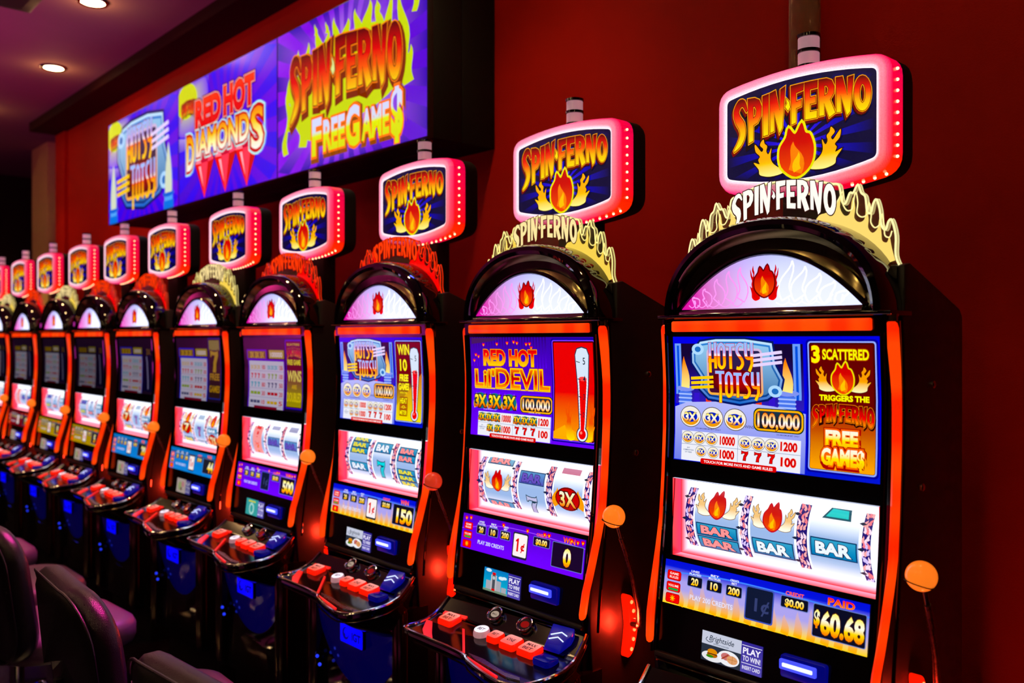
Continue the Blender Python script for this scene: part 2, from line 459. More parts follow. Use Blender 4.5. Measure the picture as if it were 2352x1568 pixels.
def fireball(art, cx, cy, s, layer, ring=None, dim=1):
    """plain round fireball between the plumes"""
    pts = smooth_path([(cx, cy - .48 * s), (cx + .3 * s, cy - .3 * s), (cx + .38 * s, cy + .02 * s), (cx + .3 * s, cy + .3 * s), (cx + .2 * s, cy + .36 * s), (cx + .12 * s, cy + .56 * s), (cx - .02 * s, cy + .36 * s), (cx - .16 * s, cy + .5 * s), (cx - .22 * s, cy + .32 * s), (cx - .36 * s, cy + .1 * s), (cx - .32 * s, cy - .25 * s)], 4, True)
    if ring: art.poly(offset_poly(pts, .05 * s), ring, layer - .1)
    art.poly(pts, lambda u, v: mixc(C('e85a10', dim), C('c01a08', dim), max(0, min(1, (v - cy + .4 * s) / (.8 * s)))), layer, (), [cy - .1 * s, cy + .2 * s])
    art.poly(tongue(cx - .02 * s, cy - .38 * s, .3 * s, .6 * s, .05 * s), C('f08a18', dim), layer + .1)
    art.poly(tongue(cx + .03 * s, cy - .36 * s, .16 * s, .36 * s, -.03 * s), C('ffc840', dim), layer + .2)
DECO = {'H': [[(.12, -.16), (.12, 1)], [(.88, 0), (.88, 1)], [(-.12, .3), (.88, .3)]],
        'O': [[(.5, .03), (.14, .14), (.12, .5), (.14, .8), (.5, .93), (.86, .8), (.88, .5), (.86, .14), (.5, .03), (.3, .06)]],
        'T': [[(-.05, .9), (1.05, .9)], [(.5, .9), (.5, 0)]], 'J': [[(-.2, .95), (1.1, .95)], [(.5, .95), (.5, -.24)]],
        'S': [[(.9, .9), (.5, .93), (.16, .78), (.22, .6), (.78, .36), (.86, .18), (.5, .03), (.05, .04)]],
        'Y': [[(.1, 1), (.1, .56), (.3, .42), (.85, .42)], [(.88, 1), (.88, .2), (.5, -.08)]]}
def deco(art, word, x0, x1, zb, zt, layer, grad, outs, wk=.36):
    n = len(word); lw = (x1 - x0) / (n * 1.22 - .22); st = [zb + g[0] * (zt - zb) for g in grad]
    def f(u, v):
        t = (v - zb) / (zt - zb)
        if t <= grad[0][0]: return grad[0][1]
        for (a, ca), (b, cb) in zip(grad, grad[1:]):
            if t <= b: return mixc(ca, cb, (t - a) / (b - a))
        return grad[-1][1]
    for i, ch in enumerate(word):
        ox = x0 + i * lw * 1.22
        for pl in DECO[ch]:
            P = [(ox + x * lw, zb + y * (zt - zb)) for x, y in pl]
            if len(P) > 3: P = smooth_path(P, 4)
            for k, (d, c) in enumerate(list(outs) + [(0, f)]):
                wd = lw * wk + 2 * d
                Q = P
                if d and len(P) == 2:
                    e = (Vector(P[1]) - Vector(P[0])).normalized() * d; Q = [tuple(Vector(P[0]) - e), tuple(Vector(P[1]) + e)]
                a, b = stroke(Q, wd); L = layer - .4 + .1 * k if d else layer
                for s in range(len(a) - 1): art.tris([(a[s], a[s + 1], b[s + 1]), (a[s], b[s + 1], b[s])], c, L, st if not d else ())
FIRE = [(0, C('ffe010')), (.25, C('ffc410')), (.55, C('f06010')), (.75, C('d81c08')), (1, C('5a0808'))]
FIRE2 = [(0, C('ffd818')), (.35, C('f89010')), (.6, C('e03808')), (1, C('a01408'))]

# ------------------------------------------------------------------ the setting
def wallmat(name, base, rough, bump, var=.12):
    m = mat(name, base, rough, bump=bump, noise=None, spec=.08); nt = m.node_tree; b = nt.nodes['Principled BSDF']
    tc = nt.nodes.new('ShaderNodeTexCoord'); n = nt.nodes.new('ShaderNodeTexNoise'); n.inputs['Scale'].default_value = 2.2; n.inputs['Detail'].default_value = 6
    nt.links.new(tc.outputs['Object'], n.inputs['Vector'])
    mx = nt.nodes.new('ShaderNodeMix'); mx.data_type = 'RGBA'
    mx.inputs['A'].default_value = (*[c * (1 - var) for c in base], 1); mx.inputs['B'].default_value = (*[c * (1 + var) for c in base], 1)
    nt.links.new(n.outputs['Fac'], mx.inputs['Factor']); nt.links.new(mx.outputs['Result'], b.inputs['Base Color'])
    return m
REDW = wallmat('red_paint', (.5, .010, .003), .55, (260, .12))
CEILM = wallmat('ceiling_paint', (.32, .2, .16), .8, (120, .1))
DARKW = wallmat('dark_brown_paint', (.03, .018, .01), .7, (120, .1))
TAN = wallmat('tan_paint', (.75, .5, .18), .6, (120, .1))
TRIMM = wallmat('dark_trim_paint', (.03, .006, .005), .6, (120, .1))
FLOORM = wallmat('dark_floor', (.008, .007, .012), .22, (14, .25))
def struct(name, mb, m, **k):
    return tag(mb.build(name, m, None, smooth=False, **k), kind='structure')
XL, XR, YF = -12.2, 2.6, -4.6
struct('floor', MB().box(XL, XR, YF, 5.2, -.1, 0), FLOORM)
struct('ceiling', MB().box(XL, XR, YF, 5.2, CEIL, CEIL + .1), CEILM)
struct('wall_back', MB().box(-9.12, XR, WALL, WALL + .12, 0, CEIL), REDW)
struct('trim_1', MB().box(-9.12, XR, 2.25, WALL - .001, 3.47, CEIL - .001), TRIMM)
struct('trim_2', MB().box(-9.14, -8.86, WALL - .03, WALL - .001, 0, 3.468), REDW)
struct('wall_left', MB().box(XL - .1, XL, YF, 5.2, 0, CEIL), DARKW)
struct('wall_right', MB().box(XR, XR + .1, YF, WALL, 0, CEIL), DARKW)
struct('wall_front', MB().box(XL, XR, YF - .1, YF, 0, CEIL), DARKW)
struct('wall_alcove', MB().box(XL, -9.12, 5.1, 5.2, 0, CEIL), DARKW)
struct('trim_3', MB().box(-10.43, -9.85, 2.6, 2.9, 0, CEIL - .001), TAN)

# ------------------------------------------------------------------ ceiling lights
def downlight():
    r = empty('ceiling_light', (0, 0, 0))
    MB().lathe([(.062, .004), (.085, .004), (.09, -.002), (.084, -.008), (.066, -.006), (.062, .004)], (0, YC, 0)).build('trim_ring', CHROME, r)
    MB().lathe([(.001, -.001), (.063, -.001), (.063, -.004), (.04, -.006), (.001, -.008)], (0, YC, 0)).build('lens', DOWN, r)
    return r
def copy_tree(o, parent=None):
    c = o.copy(); col.objects.link(c)
    if parent is not None: c.parent = parent
    for ch in [q for q in bpy.data.objects if q.parent == o]: copy_tree(ch, c)
    return c
dl = downlight()
for i, (x, y) in enumerate(LIGHTS + EXTRA):
    o = dl if i == 0 else copy_tree(dl)
    o.location = (x, y, CEIL - .006)
    if i == 2: tag(o, 'small glowing round downlight in the ceiling, lower of the two in view', 'ceiling light', 'recessed ceiling downlights')
    elif i == 3: tag(o, 'larger glowing round downlight cut by the top edge of the photo', 'ceiling light', 'recessed ceiling downlights')
    else: tag(o, 'recessed round warm downlight of the ceiling rows outside the view', 'ceiling light', 'ceiling downlights out of view')
# dark boxed unit under the ceiling
r = empty('ceiling_unit', (0, 0, 0), 'dark square box under the ceiling in the top left corner', 'ceiling unit')
MB().box(-5.66, -5.0, .78, 1.4, 3.42, CEIL - .001).build('housing', SATIN, r, bevel=.008, local=False)
MB().box(-5.6, -5.06, .84, 1.34, 3.412, 3.422).build('grille', VINYL, r, local=False)

# ------------------------------------------------------------------ shape of a machine, shared by all eleven
FP = [(.60, 1.67), (.83, 1.675), (.9, 1.683), (.967, 1.692), (1.055, 1.704), (1.115, 1.711), (1.21, 1.719), (1.33, 1.726), (1.43, 1.727), (1.6, 1.717)]
def yf(z): return interp(FP, z)
FKN = [z for z, _ in FP]
def front(dy=0): return lambda u, v, l: (u, yf(v) + dy - .002 - l * .00035, v)
def FArt(): return Art(front(), FKN)
DK = [(1.40, .724), (1.47, .735), (1.55, .742), (1.6, .755), (1.67, .80), (1.75, .81)]
def zd(y): return interp(DK, y)
def arc(a, b, z0, n=28, cx=0.0, e=2.0):
    """arch from the right foot over the top to the left foot"""
    out = []
    for i in range(n + 1):
        t = pi * i / n
        out.append((cx + a * math.copysign(abs(math.cos(t)) ** (2 / e), math.cos(t)), z0 + b * abs(math.sin(t)) ** (2 / e)))
    return out
EDGE = smooth_path([(-.262, 1.648), (-.246, 1.57), (-.243, 1.519), (-.244, 1.475), (-.15, 1.469), (-.047, 1.468), (.035, 1.462), (.068, 1.448), (.142, 1.43), (.2, 1.421), (.235, 1.421), (.275, 1.436), (.298, 1.468), (.308, 1.515), (.305, 1.58), (.288, 1.645), (.278, 1.668)], 4)
SIGN_Y = 1.874
def barrel(hw, zc, hh, bt, bb, r, n=12):
    """sign outline: straight sides, bowed top and bottom, rounded corners (right, counter-clockwise)"""
    pts = []
    top = [(hw - 2 * hw * i / n, zc + hh + bt * (1 - (1 - 2 * i / n) ** 2)) for i in range(n + 1)]
    bot = [(-hw + 2 * hw * i / n, zc - hh - bb * (1 - (1 - 2 * i / n) ** 2)) for i in range(n + 1)]
    def corner(p, q0, q1):
        a = Vector(p) + (Vector(q0) - Vector(p)).normalized() * r; b = Vector(p) + (Vector(q1) - Vector(p)).normalized() * r
        return [tuple((1 - t) ** 2 * a + 2 * t * (1 - t) * Vector(p) + t * t * b) for t in [k / 5 for k in range(6)]]
    return (corner(top[0], bot[-1], top[1]) + top[1:-1] + corner(top[-1], top[-2], bot[0]) + corner(bot[0], top[-1], bot[1]) + bot[1:-1] + corner(bot[-1], bot[-2], top[0]))

def shell_parts(root):
    P = {}
    # cabinet: side profile pulled across the width
    prof = [(1.732, 1.597), (1.742, 1.5), (1.745, 1.4), (1.742, 1.3), (1.735, 1.2), (1.726, 1.1), (1.71, 1.03), (1.69, .95), (1.68, .85), (1.69, .72), (1.70, .6), (1.715, .25), (1.76, .12), (1.76, 0), (2.06, 0), (2.075, .1), (2.075, 1.6), (2.06, 1.617), (1.81, 1.705), (1.785, 1.70), (1.785, 1.597)]
    body = [(1.742, 1.597), (1.76, 1.26), (1.79, 1.235), (1.79, 1.02), (1.72, 1.0), (1.70, .85), (1.70, .72), (1.71, .6), (1.725, .25), (1.77, .12), (1.77, .0)] + prof[14:]
    MB().prism(body, 'x', -.262, .262).build('cabinet', SATIN, root, bevel=.004)
    for x0, x1 in ((-.278, -.2625), (.2625, .278)): MB().prism(prof, 'x', x0, x1).build('side_panel', SATIN, root, bevel=.004)
    # front glass: strips round the reel opening
    g = MB()
    def sheet(x0, x1, z0, z1, n=6):
        g.grid([[(x0, yf(z0 + (z1 - z0) * i / n), z0 + (z1 - z0) * i / n), (x1, yf(z0 + (z1 - z0) * i / n), z0 + (z1 - z0) * i / n)] for i in range(n + 1)])
    sheet(-.272, .272, 1.219, 1.6); sheet(-.272, .272, .815, 1.04); sheet(-.272, -.241, 1.04, 1.219); sheet(.258, .272, 1.04, 1.219)
    fp = g.build('front_panel', GLASSB, root)
    # dome
    m = MB(); rows = []
    for (a, b, y) in ((.240, .178, 1.722), (.244, .183, 1.708), (.252, .192, 1.702), (.264, .203, 1.706), (.27, .209, 1.718), (.272, .211, 1.735), (.272, .211, 1.80), (.268, .206, 1.806), (.1, .08, 1.806)):
        rows.append([(x, y, z) for x, z in arc(a, b, 1.606, 36, 0, 2.15)])
    m.grid(rows); m.grid([[(x, y, 1.606) for x, y in ((-.272, 1.705), (.272, 1.705))], [(-.272, 1.806, 1.606), (.272, 1.806, 1.606)]])
    d = m.build('dome', GLOSS, root)
    m = MB(); m.grid([[(x, y, z) for x, z in arc(a, b, 1.606, 36, 0, 2.1)] for a, b, y in ((.246, .182, 1.708), (.238, .165, 1.732), (.226, .14, 1.738), (.21, .11, 1.726), (.12, .04, 1.726))])
    m.build('dome_recess', RECESS, d); last(d)
    MB().tube([(-.002 + .232 * k / 20, 1.722, 1.618 + .122 * (1 - (k / 20) ** 2)) for k in range(-20, 21)], .006, 8).build('lens_rim', GLOSS, d); last(d)
    MB().prism([(1.704, 1.602), (1.71, 1.597), (1.80, 1.597), (1.80, 1.607), (1.704, 1.607)], 'x', -.284, .286).build('dome_ledge', GLOSS, root, bevel=.002)
    MB().prism([(1.706, 1.608), (1.722, 1.608), (1.722, 1.619), (1.712, 1.619)], 'x', -.222, .226).build('lens_sill', CHROME, d, bevel=.001); last(d)
    MB().prism(rrect(.262, 1.722, .288, 1.745, .01), 'z', 1.586, 1.6).build('chrome_cap', CHROME, root)
    MB().prism(rrect(-.288, 1.722, -.262, 1.745, .01), 'z', 1.586, 1.6).build('chrome_cap', CHROME, root)
    # lens picture
    lens_art().build('lens', ARTL, d)
    # light bars
    MB().prism(rrect(-.246, 1.5675, .243, 1.5925, .004), 'y', 1.709, 1.722).build('top_light_bar', BARX, root, bevel=.003)
    for sx in (1, -1):
        rows = []
        zs = [.835, .839, .85] + [.87 + .0357 * i for i in range(20)] + [1.572, 1.582, 1.585]
        for i, z in enumerate(zs):
            k = {0: .4, 1: .8, len(zs) - 1: .5, len(zs) - 2: .8}.get(i, 1)
            y = interp([(.83, 1.662), (.9, 1.67), (.967, 1.689), (1.055, 1.713), (1.115, 1.727), (1.21, 1.736), (1.33, 1.743), (1.43, 1.744), (1.49, 1.741), (1.585, 1.731)], z)
            xc = interp([(.83, .270), (.95, .278), (1.1, .282), (1.43, .282), (1.58, .277)], z)
            hw = interp([(.83, .0075), (1.0, .0078), (1.2, .0082), (1.45, .009), (1.58, .0125)], z)
            rows.append([(sx * (xc + hw * k * math.cos(q) * 1.0), y - .002 + .013 * k * math.sin(q), z) for q in [2 * pi * j / 12 for j in range(12)]])
        MB().grid(rows, True, True).build('side_light_bar', BARZ, root)
        path = [(sx * .2645, yf(z) - .004, z) for z in [.815 + .0374 * i for i in range(21)]]
        MB().tube(path, .0048, 8).build('side_trim', GLOSS, root)
        path = [(sx * .2925, yf(z) + .022, z) for z in [.80 + .05 * i for i in range(16)]] + [(sx * .29, 1.742, 1.595)]
        MB().tube(path, .004, 8).build('edge_trim', GLOSS, root)
    # shelf under the screens
    MB().prism([(1.664, .806), (1.668, .816), (1.69, .818), (1.69, .80), (1.675, .798)], 'x', -.262, .262).build('shelf', SATIN, root, bevel=.002)
    MB().grid([[(-.262, 1.676, .80), (.262, 1.676, .80)], [(-.262, 1.682, .772), (.262, 1.682, .772)], [(-.262, 1.60, .755), (.262, 1.60, .755)]]).build('lower_recess', GLASSB, root)
    MB().tube([(-.25, 1.659, .8), (.25, 1.659, .8)], .0022, 8).build('shelf_trim', BRONZE, root)
    # deck
    deck = deck_parts(root)
    # base
    m = MB(); pl = [(-.285, 1.72), (-.285, 1.655), (-.275, 1.625), (-.255, 1.612), (-.236, 1.618), (-.232, 1.64), (.232, 1.64), (.236, 1.618), (.255, 1.612), (.275, 1.625), (.285, 1.655), (.285, 1.72)]
    m.prism(pl, 'z', .18, .70).build('base', GLOSS, root)
    for sx in (-1, 1):
        MB().lathe([(.024, .2), (.026, .21), (.026, .69), (.022, .7)], (sx * .262, 1.628, 0), 20).build('base_column', BRONZE, root)
    # blue lit belly panel, bowed, with a curved lower edge
    rows = []
    for j in range(13):
        t = j / 12; row = []
        for i in range(25):
            s = -1 + i / 12; x = .232 * s; zb = .385 + .02 * (1 - s * s) * -1.6 + .035 * abs(s) ** 3
            z = zb + (.70 - zb) * t
            y = 1.598 + .028 * s * s + .05 * (1 - t) ** 2.4 - .012 * t
            row.append((x, y, z))
        rows.append(row)
    MB().grid(rows).build('belly_panel', BELLY, root)
    path = [(r_[0], r_[1] - .004, r_[2] - .004) for r_ in rows[0]]
    MB().tube(path, .007, 10).build('belly_trim', CHROME, root)
    rows = [[(.24 * (-1 + i / 12), 1.648 + .02 * (i / 12 - 1) ** 2 - d, z) for i in range(25)] for z, d in ((.37, 0), (.33, .012), (.25, .014), (.2, .0))]
    MB().grid(rows).build('kick_plate', BRONZE, root)
    MB().box(-.285, .285, 1.7, 2.05, .0, .2).build('plinth', MATTE, root)
    # maker's badge on the belly
    by = 1.5855
    a = Art(lambda u, v, l: (u + .04, by - .0005 - l * .0004, v))
    a.rr(-.064, .541, .072, .603, .006, C('1a38ff', .95), 0)
    a.text('IGT', .034, .559, .026, sx=.95, colr=C('040a58'), bold=.025, layer=1)
    a.ell(-.03, .573, .019, .02, C('040a68'), 1); a.ell(-.026, .576, .014, .015, C('1a38ff', .95), 1.5); a.ell(-.037, .566, .006, .006, C('040a68'), 1.8)
    b = a.build('badge', ART, root)
    MB().prism(rrect(-.026, .539, .114, .605, .007), 'y', by, by + .012).build('badge_backing', SATIN, b)
    # small glowing blue balls low on the base
    for x, z in ((-.222, .43), (-.205, .405)):
        MB().ball((x, 1.612, z), .006, 12, 8).build('blue_glow_ball', BLUEL, root)
    # pull handle with its glowing pivot
    pl_ = smooth_path([(1.80, .715), (1.822, .722), (1.838, .76), (1.842, .795), (1.838, .83), (1.822, .868), (1.80, .875), (1.806, .83), (1.81, .795), (1.806, .76)], 4, True)
    hb = MB().prism(pl_, 'x', .279, .302).build('handle_pivot', REDGLOW, root, bevel=.003)
    for k in range(6):
        t = -1 + 2 * k / 5
        MB().ball((.303, 1.828 - .012 * t * t, .795 + .062 * t), .0052, 12, 8, (.6, 1, 1)).build('red_led', LED, hb)
    lv = MB().tube([(.322, 1.822, .80), (.335, 1.805, .85), (.344, 1.77, .94), (.349, 1.735, 1.01), (.352, 1.70, 1.09)], [.008, .0075, .0062, .0055, .005], 12).build('handle_lever', STEEL, root)
    MB().lathe([(.012, 0), (.012, .03), (.008, .034)], (0, 0, 0), 16, 'x').shift((.293, 1.822, .80)).build('lever_hub', STEEL, lv)
    MB().tube([(.348, 1.742, 1.0), (.3507, 1.718, 1.048)], .0072, 12).build('lever_collar', STEEL, lv)
    # bolts on the right flank
    for y, z in ((1.915, 1.455), (1.862, 1.245)):
        MB().lathe([(.0001, .006), (.005, .0055), (.008, .003), (.0085, 0), (.0085, -.004)], (0, 0, 0), 16, 'x').shift((.279, y, z)).build('bolt', CHROME, root)
    sign_parts(root)
def last(d): pass

def lens_art():
    a, b, z0 = .224, .114, 1.6195
    def mp(u, v, l):
        return (u - .002, 1.722 - l * .0005, v)
    A = Art(mp)
    def bg(u, v):
        t = max(0, min(1, (u + .2) / .23)); c = mixc(C('d820a0', 1.0), C('d8dcff', 1.35), t ** 1.1)
        t2 = max(0, min(1, (v - z0) / b)); return mixc(c, C('9aa0f0'), .55 * t2 * t2)
    n = 26; rings = 7
    for i in range(rings):
        r0, r1 = i / rings, (i + 1) / rings
        p0 = [(a * r0 * (1 - 2 * k / n), z0 + b * r0 * (1 - (1 - 2 * k / n) ** 2)) for k in range(n + 1)]
        p1 = [(a * r1 * (1 - 2 * k / n), z0 + b * r1 * (1 - (1 - 2 * k / n) ** 2)) for k in range(n + 1)]
        A.band(p0, p1, bg, 0, False)
    for x, h, w in ((-.185, .018, .016), (-.155, .034, .022), (-.122, .052, .026), (-.09, .066, .026), (-.06, .072, .022), (.055, .078, .026), (.085, .066, .028), (.118, .052, .028), (.15, .036, .026), (.18, .02, .018)):
        cc = C('f0a0e8', 1.1) if x < 0 else C('ffffff', 1.3)
        tg = tongue(x, z0 + .008 + .012 * (h / .08), w, h, .008 * (1 if x < 0 else -1), 9, .006)
        A.line(tg, .0034, cc, 1, True)
        A.line(smooth_path([(x - w, z0 + .01), (x - w * .4, z0 + .004), (x + .2 * w, z0 + .012), (x + w * .1, z0 + .02)], 4), .0022, cc, 1)
    flames(A, 0, z0 + .018, .072, .075, 2, C('e03018'), C('c01818'), 3)
    fireball(A, 0, z0 + .055, .066, 3, C('6a0a10'))
    return A

def deck_parts(root):
    bm = bmesh.new()
    vs = [bm.verts.new((x, y - YC, 0)) for x, y in EDGE]
    bm.faces.new(vs)
    for y, _ in DK:
        bmesh.ops.bisect_plane(bm, geom=bm.verts[:] + bm.edges[:] + bm.faces[:], plane_co=(0, y - YC, 0), plane_no=(0, 1, 0))
    for v in bm.verts: v.co.z = zd(v.co.y + YC) - .004
    for f in bm.faces: f.smooth = True
    me = bpy.data.meshes.new('deck'); bm.to_mesh(me); bm.free()
    d = link('deck', me, GLASSB, root)
    n = len(EDGE)
    rings = []
    for k, (sx, yy, dz) in enumerate(((1, 0, -.002), (1, 0, -.016), (.97, .02, -.035), (.9, .07, -.07), (.86, .13, -.10), (.84, .17, -.12))):
        rings.append([(x * sx, min(y + (yy if y < 1.6 else yy * .3), 1.69), zd(y) + dz) for x, y in EDGE])
    MB().grid(rings).build('deck_underside', GLOSS, d)
    MB().tube([(x, y, zd(y) - .002) for x, y in EDGE], .0055, 8).build('deck_rim', CHROME, d)
    MB().tube([(x * .985, y + .004, zd(y) - .03) for x, y in EDGE[14:]], .0025, 8).build('lower_rim', BRONZE, d)
    # armrest pad along the front lip
    # thin red emissive strips and a steel lip strip on the deck
    def inlay(name, pts, m, h=.002):
        q = MB(); q.grid([[(x, y, zd(y) - .004 + hh) for x, y in pts] for hh in (0, h + .002)], True, True); return q.build(name, m, d, smooth=False)
    inlay('red_deck_strip', [(-.238, 1.548), (-.213, 1.55), (-.15, 1.50), (-.112, 1.474), (-.15, 1.474), (-.19, 1.498)], REDSTRIP)
    inlay('red_deck_strip', [(-.097, 1.566), (-.088, 1.567), (.035, 1.468), (.026, 1.467)], REDSTRIP)
    inlay('red_deck_strip', [(-.225, 1.606), (-.13, 1.612), (-.13, 1.603), (-.225, 1.597)], REDSTRIP)
    inlay('red_deck_strip', [(.05, 1.461), (.20, 1.436), (.20, 1.431), (.05, 1.456)], REDSTRIP)
    inlay('lip_inlay', [(.04, 1.475), (.08, 1.462), (.22, 1.445), (.262, 1.452), (.25, 1.462), (.2, 1.458), (.1, 1.476)], STEEL)
    # play buttons
    def button(x, y, wx, wy, round_, txt, c, side, bm_):
        z = zd(y)
        pts = [(x + wx * math.cos(q), y + wy * math.sin(q)) for q in [2 * pi * k / 24 for k in range(24)]] if round_ else rrect(x - wx, y - wy, x + wx, y + wy, .009)
        sc_ = lambda k: [(x + (p[0] - x) * k, y + (p[1] - y) * k) for p in pts]
        sl = .22
        Z = lambda p, h: z + h + (p[1] - y) * sl
        o = MB().grid([[(p[0], p[1], Z(p, h)) for p in sc_(k)] for k, h in ((1.06, -.005), (1.06, .004), (1.0, .009), (.94, .011))], True, True).build('play_button', side, d)
        a = Art(lambda u, v, l: (u, v, z + .0114 + l * .0004 + (v - y) * sl))
        pp = sc_(.93); a.poly(pp, lambda u, v: mixc(c, C('ffd8d0'), max(0, min(1, (v - y) / wy * .5 + .25)) * .6), 0)
        if len(txt) > 3:
            a.text(txt[:3], x, y + wy * .12, wy * .5, wx * 1.1, colr=C('30100c'), bold=.02); a.text(txt[3:], x, y - wy * .62, wy * .5, wx * 1.1, colr=C('30100c'), bold=.02)
        elif txt: a.text(txt, x, y - wy * .3, wy * .6, wx * 1.0, colr=C('30100c'), bold=.02)
        a.build('cap', ART, o); return o
    RS = REDGLOW
    button(-.169, 1.578, .03, .022, False, 'MAXBET', C('ff7a6a'), RS, None)
    button(-.026, 1.576, .024, .02, True, 'BET', C('f4f0ff', 1.25), MILK, None)
    button(.032, 1.576, .021, .018, False, 'BET', C('ff7468'), RS, None)
    button(.095, 1.576, .028, .022, False, 'ONE', C('ff7468'), RS, None)
    button(.166, 1.576, .030, .022, False, 'MAXBET', C('ff7a6a'), RS, None)
    # two round buttons below the shelf
    for x, c, t in ((-.037, C('b8a898', .8), 'BILL'), (.085, C('8a1020', .9), '')):
        yy, zz = 1.648, .786
        T = Matrix.Translation((x, 1.634, .786)) @ Matrix.Rotation(R(-52), 4, 'X') @ Matrix.Diagonal((1.0, 1.0, .86, 1))
        m = MB().lathe([(.026, .012), (.028, .004), (.0265, -.003), (.0235, -.004), (.021, .0), (.021, .01)], (0, 0, 0), 28, 'y'); m.v = [tuple(T @ Vector(k)) for k in m.v]
        o = m.build('round_button', CHROME, d)
        a = Art(lambda u, v, l, T=T: T @ Vector((u, .001 - l * .0006, v)))
        a.ell(0, 0, .021, .021, C('0a0606'), 0); a.ell(0, 0, .015, .012, c, 1)
        if t: a.text(t, 0, -.003, .006, .019, colr=C('201010'), layer=2)
        a.build('cap', ART, o)
    # bill acceptor with blue light at the right end
    m = MB()
    m.grid([[(x, y, z) for x, y, z in r_] for r_ in (
        [(.172, 1.65, .778), (.25, 1.655, .782), (.262, 1.63, .775), (.252, 1.596, .756), (.196, 1.592, .756)],
        [(.172, 1.654, .806), (.248, 1.658, .808), (.256, 1.636, .796), (.246, 1.604, .776), (.2, 1.60, .774)])], True, True)
    b = m.build('bill_acceptor', BLUED, d, bevel=.003)
    MB().tube([(.196, 1.622, .789), (.222, 1.636, .797), (.246, 1.63, .7945)], .0016, 8).build('light_line', BLUEW, b)
    MB().tube([(.2, 1.61, .782), (.222, 1.622, .788), (.248, 1.614, .7845)], .0016, 8).build('light_line', BLUEW, b)
    MB().prism(rrect(.212, 1.535, .268, 1.585, .012), 'z', .738, .756).build('blue_reflection_pad', BLUEP, d, bevel=.004)  # added glowing pad in place of the curved blue reflection on the deck
    return d

